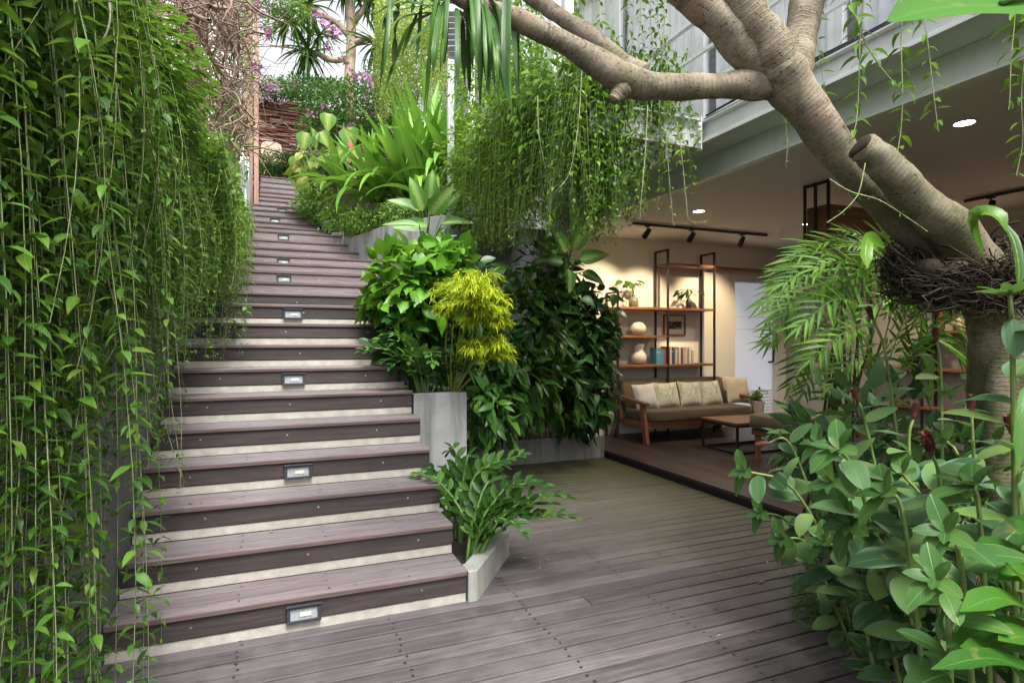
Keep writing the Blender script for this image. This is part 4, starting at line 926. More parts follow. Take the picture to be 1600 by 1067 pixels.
for i in range(900):
    px = rn.uniform(330, 396); py = rn.uniform(-20, 250); p = at(px, py, rn.uniform(6.8, 9))
    if px > 372 and py > 235: continue
    L2.leaves(T_SM, p[None], nrm(rn.normal(size=(1, 3))), nrm(rn.normal(size=(1, 3))+[0, 0, 1]), rn.uniform(.05, .09))
n = 2600; px = rn.uniform(338, 374, n); py = rn.uniform(150, 300, n); k = px-350 > (py-250)*.0; D = rn.uniform(7.6, 9.6, n)
P = np.array([at(a, b_, c) for a, b_, c in zip(px, py, D)]); P = P[(px < 392-(py < 250)*0)]; m = len(P)
L2.leaves(T_SM, P, nrm(rn.normal(size=(m, 3))+[.3, -.3, -.3]), nrm(rn.normal(0, .5, (m, 3))+[0, -.3, 1]), .07*rn.uniform(.6, 1.2, m), None, .3)
S.build('twigs', M['twig'], r, smooth=True); L2.build('leaves', M['shrub'], r, smooth=True)
# ivy on the whitish wall
r = plant('ivy', (-.5, 11.2, 4.6), 'dark small leaved ivy hanging over the whitish wall by the posts', 'ivy'); Lf = MB(); n = 1500
P = np.stack([rn.uniform(-1.15, -.42, n), rn.uniform(11.05, 11.3, n)-.0, 4.1+rn.uniform(0, 1, n)**.8*1.15], 1); P = P[(P[:, 2] > 4.3+.15*np.sin(P[:, 0]*14))]; m = len(P)
Lf.leaves(T_SM, P, nrm(rn.normal(size=(m, 3))*[1, .4, .6]+[0, -.5, -.4]), nrm(rn.normal(0, .3, (m, 3))+[0, -.6, 1]), .07*rn.uniform(.6, 1.2, m), None, .2); finish_plant(r, Lf, None, 'hedge')

# ------------------------------------------------------------------ creeper hanging from the balcony planter
r = plant('creeper_curtain', (2.5, 5, 3.7), 'thick green creeper hanging from the balcony planter in front of the lounge', 'creeper'); S, LA, LB = MB(), MB(), MB(); rn = np.random.RandomState(44)
def low_y(px):   # lower outline of the hanging mass in the photograph, used to choose each strand's length
    return np.interp(px, [690, 720, 760, 800, 850, 900, 950, 1000, 1040, 1080], [330, 380, 402, 405, 380, 372, 385, 352, 330, 250])
def top_y(px): return np.interp(px, [690, 740, 800, 860, 960, 1000, 1050, 1080], [215, 150, 90, 80, 110, 150, 160, 190])
def proj(p):
    q = np.asarray(p)-CAM; d = q@FW; return 800+FPX*(q@RT)/d, 533-FPX*q[2]/d, d
for i in range(720):
    if i >= 640: p0 = np.array([rn.uniform(2.12, 2.6), rn.uniform(3.92, 4.35), 0])
    elif i < 430: p0 = np.array([rn.uniform(2.22, 2.66), 4.2+4.0*rn.uniform(0, 1)**1.1, 0])
    elif i < 560: p0 = np.array([rn.uniform(2.3, 3.25), rn.uniform(3.92, 4.25), 0])
    else: p0 = np.array([rn.uniform(2.2, 3.0), rn.uniform(4.0, 5.4), 0])
    px, _, D = proj(p0+[0, 0, 3.4])
    zt = 3.72+rn.uniform(-.35, .28)+(.25 if p0[1] > 5 else 0); zl = EYE+(533-(low_y(px)-abs(rn.normal(0, 42))-rn.uniform(0, 8)))/FPX*D
    if 430 < i < 640 and rn.rand() < .45: zl += rn.uniform(.2, .8)
    if 430 < i < 560 and i % 5 < 2: continue
    ln = max(.4, zt-zl); p = hang_path((p0[0], p0[1], zt), ln, .05, 10, (rn.uniform(-.1, .1), rn.uniform(-.1, .1)), rn)
    near = p0[1] < 5.4
    strand(S, LA if near else LB, p, .0024, .072 if near else .066, .085 if near else .076, T_LA if near else T_SM, 1.0 if near else .5, .42 if near else .5, rnd=rn)
for i in range(46):
    px = rn.uniform(770, 905); D = rn.uniform(6.2, 7.6); top = at(px, rn.uniform(-60, 0), D); bot = at(px, rn.uniform(110, 260), D)
    strand(S, LB if i % 2 else LA, hang_path(top, top[2]-bot[2], .05, 9, rnd=rn), .0024, .07, .085, T_LA, .9, .40, rnd=rn)
# leafy crown of the creeper on the planter
for c, rd, n, L_ in ((at(752, 130, 8.4), (.5, .6, .55), 1100, LB), (at(815, 100, 7.6), (.45, .5, .4), 800, LB), ((2.5, 7.4, 3.9), (.42, .75, .55), 1700, LB), ((2.5, 6.4, 4.0), (.42, .7, .6), 1700, LB), ((2.5, 5.5, 3.95), (.42, .6, .5), 1500, LA), ((2.55, 4.8, 3.75), (.40, .5, .35), 1100, LA), ((2.8, 4.25, 3.5), (.4, .25, .22), 500, LA), ((2.40, 5.6, 3.3), (.25, .9, .4), 900, LA), ((2.38, 7.0, 3.2), (.25, .9, .5), 1100, LB)):
    leaf_cloud(L_, None, c, rd, int(n*.72), .085, T_LA if L_ is LA else T_SM, .44, .7, .35, .5, rn)
S.build('stems', M['stem'], r, smooth=True); LA.build('leaves', M['vine_hang'], r, smooth=True); LB.build('leaves', M['vine_bright'], r, smooth=True)
G2 = 'single creeper stems hanging under the balcony'
single_vine(V(4.3, (912, 60), (908, 130), (903, 200), (890, 270), (868, 300)), 'pale leafy stem with arching leaves, foremost in the balcony creeper', .0045, .095, .09, 'vine_bright', group=G2, seed=21, droop=1.3)
single_vine(V(4.9, (840, 150), (842, 210), (852, 260), (862, 300)), 'pale stem hanging left of the foremost leafy one in the balcony creeper', .004, .085, .085, 'vine_bright', group=G2, seed=22, droop=1.2)
single_vine(V(4.4, (1012, 165), (1008, 240), (1002, 310), (1000, 343)), 'bare ended pale stem hanging before the lounge ceiling edge', .004, .06, .13, 'vine_mid', group=G2, seed=23)
single_vine(V(4.2, (1058, 190), (1066, 250), (1072, 310), (1078, 345), (1108, 346)), 'thin stem hanging lowest left of the first ceiling downlight', .003, .06, .09, 'vine_bright', group=G2, seed=24)
single_vine(V(4.5, (1040, 200), (1045, 270), (1050, 330), (1053, 352)), 'thin leafy stem just left of the lowest hanging one', .003, .06, .07, 'vine_bright', group=G2, seed=25)
for k, (x, yb) in enumerate(((985, 150), (1003, 120), (1018, 160), (1030, 175), (1040, 110))):
    single_vine(V(4.6, (x, -40), (x-2, 30), (x+3, 90), (x-1, yb+30)), ['leafy vine in front of the balcony windows, leftmost of the bunch of five', 'second vine from the left in the bunch before the balcony windows', 'middle vine of the bunch before the balcony windows', 'fourth vine of the bunch before the balcony windows', 'rightmost vine of the bunch before the balcony windows'][k], .004, .085, .065, 'vine', group='vines hanging before the balcony windows', seed=30+k, droop=.9)
single_vine(V(3.7, (905, -30), (902, 20), (900, 60), (902, 90)), 'short leafy vine above the fork of the left branch', .004, .09, .06, 'vine', group='vines hanging before the balcony windows', seed=36)
single_vine(V(3.7, (935, -30), (938, 20), (934, 60)), 'shortest leafy vine beside the white column above the branch', .003, .08, .06, 'vine', group='vines hanging before the balcony windows', seed=37)
G3 = 'vines hanging at the upper right'
single_vine(V(2.35, (1322, -30), (1338, 30), (1354, 70), (1378, 108), (1404, 138), (1412, 150)), 'woody vine slanting down to the right to a knot below the beam', 0.0056, .10, .05, 'vine_hang', 'stem', group=G3, wf=.30, seed=41, droop=1.1)
single_vine(V(2.35, (1350, -30), (1344, 60), (1342, 130), (1338, 190), (1330, 215)), 'leafy vine crossing the woody slanting one at the upper right', 0.0030, .10, .05, 'vine_hang', 'stem', group=G3, wf=.30, seed=42, droop=1.0)
single_vine(V(2.35, (1412, -20), (1408, 60), (1410, 140), (1408, 200), (1400, 250)), 'straight leafy vine hanging below the knot of the woody one', 0.0034, .10, .05, 'vine_hang', 'stem', group=G3, wf=.30, seed=43, droop=1.1)
single_vine(V(2.3, (1442, 10), (1450, 70), (1458, 140), (1466, 206)), 'sparse pale vine between the leafy ones and the nearest downlight', 0.0030, .10, .05, 'vine_hang', 'stem', group=G3, wf=.30, seed=44, droop=.6)
single_vine(V(2.3, (1586, 10), (1580, 90), (1578, 150), (1576, 172)), 'leafy vine at the right picture edge under the big bright leaf', 0.0026, .10, .05, 'vine_hang', 'stem', group=G3, wf=.30, seed=45)
single_vine(V(2.3, (1602, 60), (1596, 150), (1598, 220), (1588, 275)), 'second vine at the right picture edge hanging lower', 0.0026, .10, .05, 'vine_hang', 'stem', group=G3, wf=.30, seed=46)
single_vine(V(2.9, (1268, -20), (1274, 40), (1282, 100), (1292, 165)), 'thin sparse vine hanging right behind the upright branch', 0.0023, .10, .05, 'vine_hang', 'stem', group=G3, wf=.30, seed=47)
single_vine(V(3.4, (1222, 160), (1228, 190), (1230, 230), (1228, 262)), 'short thin vine dangling below the leaning trunk beside the beam', .0025, .05, .05, 'vine_mid', group=G3, wf=.30, seed=48)
single_vine(V(2.2, (1352, 255), (1345, 290), (1338, 308), (1318, 330), (1292, 348)), 'twig with small bright leaves in front of the leaning trunk', .0022, .020, .042, 'vine_bright', 'stem', T=T_SM, group=G3, wf=.30, seed=49, name='leafy_twig')
single_vine(V(2.2, (1296, 280), (1330, 300), (1372, 312), (1410, 335), (1450, 362)), 'leafy twig lying across the trunk towards the root ball', .0022, .020, .042, 'vine_bright', 'stem', T=T_SM, group=G3, wf=.30, seed=50, name='leafy_twig')
# ------------------------------------------------------------------ plants of the box planter beside the stairs
def zz(base, label, n, h, reach, size, seed, dirs=None, lm='zz', npair=8, group='waxy leafed plants by the stairs'):
    r = plant('zz_plant', base, label, 'plant', group); S, Lf = MB(), MB(); rq = np.random.RandomState(seed)
    for i in range(n):
        a = rq.uniform(0, 6.28) if dirs is None else dirs[i % len(dirs)]+rq.uniform(-.3, .3)
        hh = h*rq.uniform(.6, 1.1); q = arch(np.array(base)+[rq.uniform(-.05, .05), rq.uniform(-.05, .05), 0], (math.cos(a), math.sin(a)), hh, reach*rq.uniform(.5, 1.1), 9, rq.uniform(.6, 1.6))
        q += rq.normal(0, .004, q.shape)
        pinnate(S, Lf, q, .012, npair, size, T_ZZ, .42, .28, 1.05, .25, rq, up=nrm(np.array([0, -.25, 1.0])), vee=.35)
    return finish_plant(r, Lf, S, lm, 'stem_green')
kb = onz(722, 850, .12)
zz((1.12, 3.42, .10), 'glossy waxy leafed plant in the low kerbed bed, arching over the deck', 11, .44, .52, .115, 61, [-.7, -.3, .0, .3, .6, 1.0, 1.9])
zz((1.16, 3.85, .10), 'second waxy leafed plant behind the front one, against the grey planter face', 9, .62, .32, .12, 62, [.2, 1.2, 1.8, 2.6, -.2])
r = plant('zz_plant', (1.13, 3.44, .10), 'waxy leafed stem reaching out level over the deck from the low bed', 'plant', 'waxy leafed plants by the stairs'); S, Lf = MB(), MB(); rq = np.random.RandomState(63)
pinnate(S, Lf, spline([(1.13, 3.44, .10), at(752, 815, 3.75), at(790, 800, 3.75), at(846, 803, 3.7)], 12), .012, 9, .105, T_ZZ, .46, .36, 1.15, .25, rq, up=(0, -.5, 1), vee=.25)
pinnate(S, Lf, spline([(1.13, 3.46, .10), at(735, 760, 3.8), at(770, 725, 3.85), at(812, 712, 3.85)], 12), .012, 9, .12, T_ZZ, .46, .34, 1.15, .25, rq, up=(0, -.5, 1), vee=.25)
finish_plant(r, Lf, S, 'zz', 'stem_green')
zz((1.13, 4.72, .98), 'dark waxy leafed plant spilling from the box planter over the step ends', 14, .52, .50, .125, 64, [2.8, 3.3, 2.2, 3.8, 4.4, 1.6])
zz((1.18, 5.35, .98), 'tall upright waxy leafed plant standing behind in the box planter', 9, 1.15, .35, .13, 65, [2.4, 3.2, 1.6, 3.9], npair=11)
zz((1.32, 4.78, .98), 'low dark waxy leafed plant at the front edge of the box planter', 9, .38, .38, .12, 66, [4.2, 5.0, 5.8, 3.6])
r = plant('glossy_shrub', (1.2, 5.0, .98), 'bright glossy leafed climber bulging over the steps above the box planter', 'shrub'); S, LA, LB = MB(), MB(), MB(); rn = np.random.RandomState(71)
leaf_cloud(LA, S, at(640, 450, 5.1), (.36, .36, .42), 330, .15, T_HEART, .72, .35, .6, .35, rn, 10, .5, base=(1.2, 5.0, .98))
leaf_cloud(LA, S, at(690, 420, 5.4), (.30, .3, .28), 230, .15, T_HEART, .72, .35, .6, .35, rn, 6, .5, base=(1.2, 5.0, .98))
leaf_cloud(LB, S, at(640, 520, 5.1), (.34, .34, .40), 300, .12, T_OV6, .5, .35, .4, .35, rn, 8, .5, base=(1.2, 5.0, .98))
leaf_cloud(LB, S, at(715, 470, 5.5), (.36, .34, .45), 330, .14, T_OV6, .5, .35, .4, .35, rn, 8, .5, base=(1.25, 5.2, .98))
S.build('stem', M['stem_green'], r, smooth=True); LA.build('leaves', M['bright'], r, smooth=True); LB.build('leaves', M['dark'], r, smooth=True)
# lime thread leafed shrub in tiers
r = plant('lime_shrub', (1.38, 4.72, .98), 'lime yellow thread leafed shrub glowing between the dark plants', 'shrub'); S, Lf = MB(), MB(); rn = np.random.RandomState(72)
base = np.array((1.38, 4.74, .98))
for (px, py, rx, n) in ((735, 470, 56, 60), (712, 468, 40, 34), (760, 478, 44, 38), (738, 448, 38, 30), (745, 500, 46, 40), (774, 505, 30, 24), (755, 545, 42, 40), (738, 555, 34, 26), (776, 548, 26, 20), (700, 485, 24, 16), (750, 462, 46, 36)):
    c = at(px, py, 4.55+rn.uniform(-.16, .12)); S.tube(spline([base, (base+c)/2+rn.normal(0, .05, 3), c], 7), np.linspace(.009, .004, 7), 5, cap=False)
    for i in range(n):
        a = rn.uniform(0, 6.28); L_ = rx/912*4.55*rn.uniform(.5, 1.0); el = rn.uniform(-.1, 1.5)
        q = arch(c+rn.normal(0, .02, 3), (math.cos(a), math.sin(a)), L_*el*.6, L_, 7, 1.6); q[:, 2] -= np.linspace(0, 1, 7)**2*L_*.22
        S.tube(q, .0018, 3, cap=False); seg = rn.uniform(0, 1, 26)**.8
        P = np.stack([np.interp(seg, np.linspace(0, 1, 7), q[:, k]) for k in range(3)], 1); dd = nrm(np.gradient(q, axis=0)); Dd = np.stack([np.interp(seg, np.linspace(0, 1, 7), dd[:, k]) for k in range(3)], 1)
        Lf.leaves(T_NEEDLE, P, nrm(Dd+rn.normal(0, .4, (26, 3))+[0, 0, -.05]), (0, -.3, 1), rn.uniform(.04, .085, 26), .0075, rn.uniform(.2, 1.0, 26))
finish_plant(r, Lf, S, 'lime', 'stem_lime')
# dark climbers over the low planter
r = plant('dark_climber', (2.6, 6.75, .2), 'dark large leafed climber massed over the low concrete planter', 'climber'); S, LA, LB = MB(), MB(), MB(); rn = np.random.RandomState(73)
for (px, py, D, rd, n, T, sz, L_) in ((900, 540, 7.0, (.42, .4, .60), 520, T_HEART, .17, LA), (905, 630, 6.95, (.36, .34, .34), 330, T_HEART, .17, LA), (880, 480, 7.1, (.40, .4, .35), 300, T_HEART, .17, LA), (925, 590, 7.0, (.22, .3, .65), 230, T_HEART, .16, LA), (945, 500, 7.0, (.14, .2, .4), 70, T_HEART, .16, LA),
        (820, 520, 6.4, (.45, .5, .6), 420, T_LA6, .17, LB), (800, 600, 6.0, (.42, .4, .42), 360, T_LA6, .18, LB), (850, 600, 6.5, (.45, .4, .42), 320, T_LA6, .17, LB), (760, 640, 5.6, (.26, .35, .3), 220, T_LA6, .18, LB), (850, 430, 7.2, (.40, .4, .35), 240, T_LA6, .16, LB), (770, 560, 6.0, (.3, .4, .5), 260, T_LA6, .17, LB)):
    leaf_cloud(L_, S, at(px, py, D), rd, n, sz, T, None if False else (.62 if T is T_HEART else .36), .5, .55, .65, rn, 6, .4, base=(np.clip(at(px, py, D)[0], 1.6, 3.7), 6.7 if D > 6.1 else 6.45, .2))
S.build('stem', M['stem_dark'], r, smooth=True); LA.build('leaves', M['dark'], r, smooth=True); LB.build('leaves', M['mid_dark'] if 'mid_dark' in M else M['zz'], r, smooth=True)
# big single leaves low at the planter corner
r = plant('broad_leafed_plant', (1.6, 6.2, 0), 'plant with broad drooping dark leaves between the grey planter and the dark climbers', 'plant'); S, Lf = MB(), MB()
for (px, py, D, L_) in ((756, 600, 5.4, .30), (768, 655, 5.3, .30), (800, 575, 5.6, .26), (826, 540, 5.8, .24), (740, 585, 5.4, .22), (835, 620, 5.8, .24), (850, 545, 6.0, .22), (790, 640, 5.5, .26), (755, 690, 5.3, .22), (810, 660, 5.7, .22)):
    p = at(px, py, D); d = nrm(np.array([rn.uniform(-.3, .4), -.35, -.8])); Lf.leaves(T_LA6, p[None]-d*L_*.5, d, (0.1, -1, .5), L_, L_*.4, .3); S.tube(spline([(1.75, 6.3, .1), p+[0, .2, -.1], p-d*L_*.5], 8), .006, 5, cap=False)
finish_plant(r, Lf, S, 'dark', 'stem_green')
# dumb canes
def dumbcane(base, leaves, label, lm='dieff', group='dumb canes with pale mottled leaves', rad=.016):
    r = plant('dumb_cane', base, label, 'plant', group); S, Lf = MB(), MB(); rq = np.random.RandomState(int(abs(base[0]*100)))
    for (px, py, D, dx, dz, L_, w) in leaves:
        p = at(px, py, D); d = nrm(RT*dx+np.array([0, 0, dz])-FW*.35); S.tube(spline([base, (np.asarray(base)*.5+p*.5)+[0, .05, .12], p], 8), np.linspace(rad, .006, 8), 6, cap=False)
        Lf.leaves(T_LA6, p[None], d, nrm(np.array([0, 0, .4])-FW*.9+RT*rq.uniform(-.4, .4)+rq.normal(0, .15, 3)), L_, L_*min(.52, w*1.2), .45)
    return finish_plant(r, Lf, S, lm, 'stem_green')
b0 = at(668, 440, 7.4)
dumbcane(tuple(b0), [(668, 352, 7.3, -.5, -.05, .46, .36), (660, 330, 7.3, -.2, .75, .44, .42), (672, 335, 7.2, .5, .5, .46, .42), (690, 350, 7.2, .9, .12, .40, .42), (665, 365, 7.1, .15, -.8, .42, .45), (680, 370, 7.1, .6, -.6, .42, .42), (655, 330, 7.4, -.75, .35, .42, .38), (672, 312, 7.5, .15, 1, .38, .4), (694, 325, 7.5, .7, .6, .36, .4), (655, 352, 7.0, -.95, .1, .45, .2)], 'pale mottled dumb cane above the box planter, left of the balcony creeper')
b0 = at(888, 470, 7.0)
dumbcane(tuple(b0), [(884, 395, 6.9, -.35, .7, .40, .45), (894, 390, 6.8, .45, .75, .42, .42), (905, 405, 6.8, .9, .15, .36, .42), (880, 410, 6.8, -.8, .1, .36, .42), (888, 420, 6.7, .1, -.7, .32, .5), (872, 400, 7.0, -.7, .55, .36, .42), (910, 425, 6.9, .8, -.4, .3, .4), (896, 372, 7.0, .1, 1, .42, .42)], 'mottled dumb cane standing at the lounge wall beneath the creeper')
b0 = at(800, 470, 7.2)
dumbcane(tuple(b0), [(800, 420, 7.1, -.8, .2, .28, .4), (806, 432, 7.1, -.4, -.3, .24, .4), (812, 425, 7.1, .7, .1, .26, .4), (830, 415, 7.0, .8, .3, .26, .4), (818, 437, 7.0, .5, -.4, .26, .4)], 'small dumb cane with striped leaves in the shade under the creeper')

# ------------------------------------------------------------------ upper bed
def lily(px, py, D, label, n, h, seed, lean=0):
    base = at(px, py, D); r = plant('spider_lily', base, label, 'lily', 'strap leaved lilies on the upper bed'); Lf = MB(); rq = np.random.RandomState(seed)
    a = rq.uniform(0, 6.28, n); el = rq.uniform(.75, 1.52, n); d = np.stack([np.cos(a)*np.cos(el)+lean*RT[0], np.sin(a)*np.cos(el)+lean*RT[1], np.sin(el)], 1); d = nrm(d)
    sz = h*rq.uniform(.75, 1.15, n); bend = np.where(el > 1.0, rq.uniform(.05, .8, n), rq.uniform(.9, 2.4, n))
    up = nrm(np.stack([-np.cos(a)*.6, -np.sin(a)*.6, np.full(n, 1.0)], 1))
    Lf.leaves(T_STRAP, base+rq.normal(0, .04, (n, 3))*[1, 1, .2], d, up, sz, rq.uniform(.12, .18, n), bend); return finish_plant(r, Lf, None, 'strap')
lily(588, 318, 9.8, 'strap leaved lily at the left of the clump, leaves drooping to the steps', 40, 1.40, 81, -.12)
lily(625, 310, 9.6, 'broad strap leaved lily in the middle of the clump', 44, 1.62, 82)
lily(655, 322, 9.4, 'strap leaved lily at the front right of the clump', 42, 1.57, 83)
lily(672, 268, 9.9, 'tallest strap leaved lily with upright leaves behind the others', 40, 1.68, 84, .05)
lily(540, 300, 10.4, 'small strap leaved lily bending over the steps beside the heart leaved plant', 18, 1.01, 85, -.2)
lily(700, 290, 9.2, 'strap leaved lily partly hidden by the balcony creeper', 30, 1.46, 86)
def shrub(px, py, D, rd, n, size, label, lm='shrub', T=T_SM, cat='shrub', name='small_leaved_shrub', seed=1, extra=(), wf=.5, group=None, stemn=8, shell=.45, more=None):
    c = at(px, py, D); r = plant(name, c-np.array([0, 0, rd[2]]), label, cat, group); S, Lf = MB(), MB(); rq = np.random.RandomState(seed)
    leaf_cloud(Lf, S, c, rd, n, size, T, wf, .35, shell, .15, rq, stemn)
    for (x, y, d2, rd2, n2) in extra: leaf_cloud(Lf, S, at(x, y, d2), rd2, n2, size, T, wf, .35, shell, .15, rq, 4)
    if more: more(r, rq, c)
    return finish_plant(r, Lf, S, lm, 'stem_brown')
shrub(500, 322, 10.7, (.42, .5, .30), 1700, .06, 'low bright small leaved shrub beside the upper steps', 'shrub', T_LA, seed=91, extra=((535, 345, 10.2, (.40, .4, .26), 1200), (480, 318, 11.0, (.3, .4, .26), 700)), wf=.4)
shrub(592, 345, 9.2, (.55, .4, .20), 1500, .055, 'low small leaved ground shrub along the top of the sloping retaining wall', 'shrub', T_SM, seed=92, extra=((560, 352, 9.6, (.40, .4, .16), 900), (635, 332, 8.8, (.4, .35, .2), 900)))
shrub(430, 258, 15.3, (.55, .35, .34), 2600, .055, 'clipped green hedge at the head of the stairs', 'hedge', name='hedge', cat='hedge', seed=93, extra=((410, 262, 15.2, (.4, .3, .34), 1300), (452, 258, 15.4, (.5, .35, .36), 1700)))
# heart leaved plants
def hearts(base, leaves, label, lm, group='heart leaved plants beside the upper steps', name='heart_leaved_plant', cat='plant'):
    r = plant(name, base, label, cat, group); S, Lf = MB(), MB(); rq = np.random.RandomState(int(abs(base[0]*311+base[2]*17)))
    for (px, py, D, dx, dz, L_) in leaves:
        p = at(px, py, D); d = nrm(RT*dx+np.array([0, 0, dz])-FW*.2); S.tube(spline([base, (np.asarray(base)+p)/2+[0, 0, .1], p-d*0], 8), np.linspace(.016, .006, 8), 5, cap=False)
        L_ = L_*.86; Lf.leaves(T_HEART, p[None]-d*L_*.15, d, nrm(-FW*.7+np.array([0, 0, .6])+rq.normal(0, .45, 3)), L_, L_*.8, .5)
    return finish_plant(r, Lf, S, lm, 'stem_green')
b0 = at(500, 300, 11.0)
hearts(tuple(b0), [(512, 182, 11, .1, -1, .46), (478, 212, 11, -.2, -1, .46), (489, 205, 11.1, .3, -1, .42), (497, 213, 10.9, -.3, -1, .44), (503, 210, 10.9, .5, -.9, .4), (478, 218, 11.2, -.8, -.6, .4)], 'tall heart leaved plant with light green mottled leaves beside the upper steps', 'calad')
b0 = at(490, 305, 10.9); rn = np.random.RandomState(95); lv = []
for i in range(46): lv.append((rn.uniform(458, 520), rn.uniform(232, 298), rn.uniform(10.6, 11.2), rn.uniform(-1, .7), rn.uniform(-1, -.1), rn.uniform(.20, .36)))
hearts(tuple(b0), lv, 'yellow green variegated trailing plant spilling onto the upper steps', 'gold')
b0 = at(545, 300, 10.6)
hearts(tuple(b0), [(545, 205, 10.6, .2, -1, .52), (532, 238, 10.5, -.4, -1, .42), (552, 235, 10.4, .5, -1, .42), (538, 222, 10.6, -.6, -.7, .42), (528, 252, 10.4, -.2, -1, .36)], 'heart leaved plant with cream blotched leaves behind the small lily', 'calad')
p = at(549, 221, 10.2); b = MB(); b.leaves(T_HEART, p[None], nrm(np.array([.1, -.2, -1])), -FW, .17, .12, .3); b.tube([p, p+[0, .02, -.35]], .006, 5); o = b.build('red_spathe', mat_plain('coral_spathe', (.62, .10, .08), .4), loc=p, smooth=True); tag(o, 'single coral red spathe flower among the cream blotched leaves', 'flower')
hearts(tuple(at(512, 292, 10.8)), [(520, 250, 10.6, .3, -.9, .5), (508, 262, 10.7, -.5, -.8, .4), (530, 262, 10.5, .6, -.7, .42)], 'dark heart leaved plant in the shade between the mottled ones', 'dark')
# bougainvillea and shrubbery behind
def bract(px0, px1, py0, py1, D, n, k=12):
    def f(r, rq, c):
        b = MB()
        for i in range(n):
            p = at(rq.uniform(px0, px1), rq.uniform(py0, py1), D*rq.uniform(.95, 1.02)); m = k
            b.leaves(T_SM, p+rq.normal(0, .07, (m, 3)), nrm(rq.normal(size=(m, 3))), nrm(rq.normal(size=(m, 3))), .085, .075, .3)
        b.build('flower_petals', M['bract'], r, smooth=True)['kind'] = 'stuff'
    return f
shrub(560, 180, 13.6, (1.05, .9, .85), 5200, .085, 'large round green bougainvillea with scattered pink bracts behind the lilies', 'hedge', name='bougainvillea', cat='shrub', seed=96, more=bract(480, 600, 140, 235, 12.9, 9, 8), extra=((510, 160, 14.4, (.8, .8, .55), 2200), (610, 190, 12.8, (.7, .7, .8), 2600), (500, 215, 13.8, (.55, .6, .6), 1500), (620, 130, 14.0, (.8, .6, .5), 1800)))
shrub(440, 140, 17.0, (.75, .5, .26), 1900, .08, 'pink flowering bougainvillea crest over the stacked stone wall', 'hedge', name='bougainvillea', cat='shrub', seed=97, more=bract(405, 520, 126, 165, 16.5, 14, 9), extra=((480, 138, 16.6, (.8, .5, .34), 1700), (412, 150, 17.0, (.4, .4, .2), 700)))
r = plant('bougainvillea', at(610, 90, 6.5), 'arching bougainvillea sprays with bright pink flowers above the steps', 'shrub'); S, Lf, Bb = MB(), MB(), MB(); rn = np.random.RandomState(98)
for pts, D in ((((360, -20), (372, 30), (398, 75), (408, 110)), 8), (((452, -20), (480, 20), (510, 45), (530, 75)), 9), (((530, 75), (545, 110), (562, 118), (580, 132)), 9), (((560, 20), (548, 60), (540, 95)), 9), (((388, -10), (402, 18), (412, 30)), 8), (((374, 80), (390, 100), (400, 108)), 8)):
    q = spline([at(x, y, D) for x, y in pts], 12); strand(S, Lf, q, .006, .09, .085, T_OV, .2, .55, rnd=rn)
for (x, y, D, n) in ((398, 15, 8, 12), (419, 55, 8, 12), (494, 28, 9, 8), (505, 35, 9, 10), (516, 45, 9, 16), (524, 52, 9, 16), (518, 70, 9, 8), (556, 118, 9, 10), (577, 132, 9, 10), (569, 122, 9, 8), (398, 105, 8, 12), (540, 97, 9, 6)):
    p = at(x, y, D); Bb.leaves(T_SM, p+rn.normal(0, .04, (n, 3)), nrm(rn.normal(size=(n, 3))), nrm(rn.normal(size=(n, 3))), .075, .065, .3)
S.build('stem', M['stem_brown'], r, smooth=True); Lf.build('leaves', M['shrub'], r, smooth=True); Bb.build('flower_petals', M['bract'], r, smooth=True)['kind'] = 'stuff'
# stacked stone wall and the chair before it
t = NT('stacked_slate'); o_ = t.coord('Object'); rr_ = t.rnd(); c = t.ramp(rr_, [(0, (.16, .06, .04)), (.3, (.28, .12, .08)), (.55, (.40, .21, .15)), (.72, (.33, .16, .12)), (.86, (.60, .48, .42)), (1, (.78, .72, .68))], 'LINEAR')
M['slate'] = t.done(t.bsdf(c, .85, normal=t.bump(t.noise(o_, 14, 5), .4, .02)))
b = MB(); rn = np.random.RandomState(99); z = 5.2; b.box((-2.0, 18.62, 5.0), (5.0, 18.9, 8.5), 1)
while z < 8.55:
    h = rn.uniform(.03, .065); x = -2.0+rn.uniform(-.4, 0)
    while x < 5:
        w = rn.uniform(.2, .75); b.box((x, 18.5+rn.uniform(-.06, .08), z), (x+w-.012, 18.6, z+h-.012)); x += w
    z += h
o = b.build('stone_wall', [M['slate'], M['under']]); tag(o, 'stacked reddish brown slate wall at the top of the stairs', 'wall')
p = at(424, 238, 16.6); e = empty('garden_chair', (p[0], p[1], NST*RISE), 'rounded cream woven chair back showing above the hedge', 'chair'); b = MB()
z0 = NST*RISE; zt = at(424, 222, 16.6)[2]; w = .27; k = 22; yy = p[1]
for r0, r1, m in ((w, w-.03, 0),):
    a = np.linspace(-.35, math.pi+.35, k)
    prof = [(p[0]+w*1.0*math.cos(q)*(1 if abs(math.cos(q)) < .9 else 1), yy+.05*math.sin(q)*0, zt-w*.62+w*.62*math.sin(q)) for q in a]
vv = []
for s_ in (0, 1):
    for q in np.linspace(0, math.pi, k): vv.append((p[0]+w*math.cos(q), yy-.18*(1-math.sin(q))*0+(.05 if s_ else 0)-.10*abs(math.cos(q)), zt-.20+.20*math.sin(q)**.7))
    for q in np.linspace(math.pi, 0, k): vv.append((p[0]+w*.98*math.cos(q), yy+(.05 if s_ else 0)-.10*abs(math.cos(q)), zt-.75))
K = 2*k; b.add(vv, [(i, (i+1) % K, K+(i+1) % K, K+i) for i in range(K)]+[(i, i+1, K-2-i, K-1-i) for i in range(k-1)]+[(K+i+1, K+i, K+K-1-i, K+K-2-i) for i in range(k-1)])
M['woven'] = mat_plain('woven_cream', (.62, .50, .38), .8, nscale=60, namt=.2, bump=.4); b.build('backrest', M['woven'], e, smooth=False)
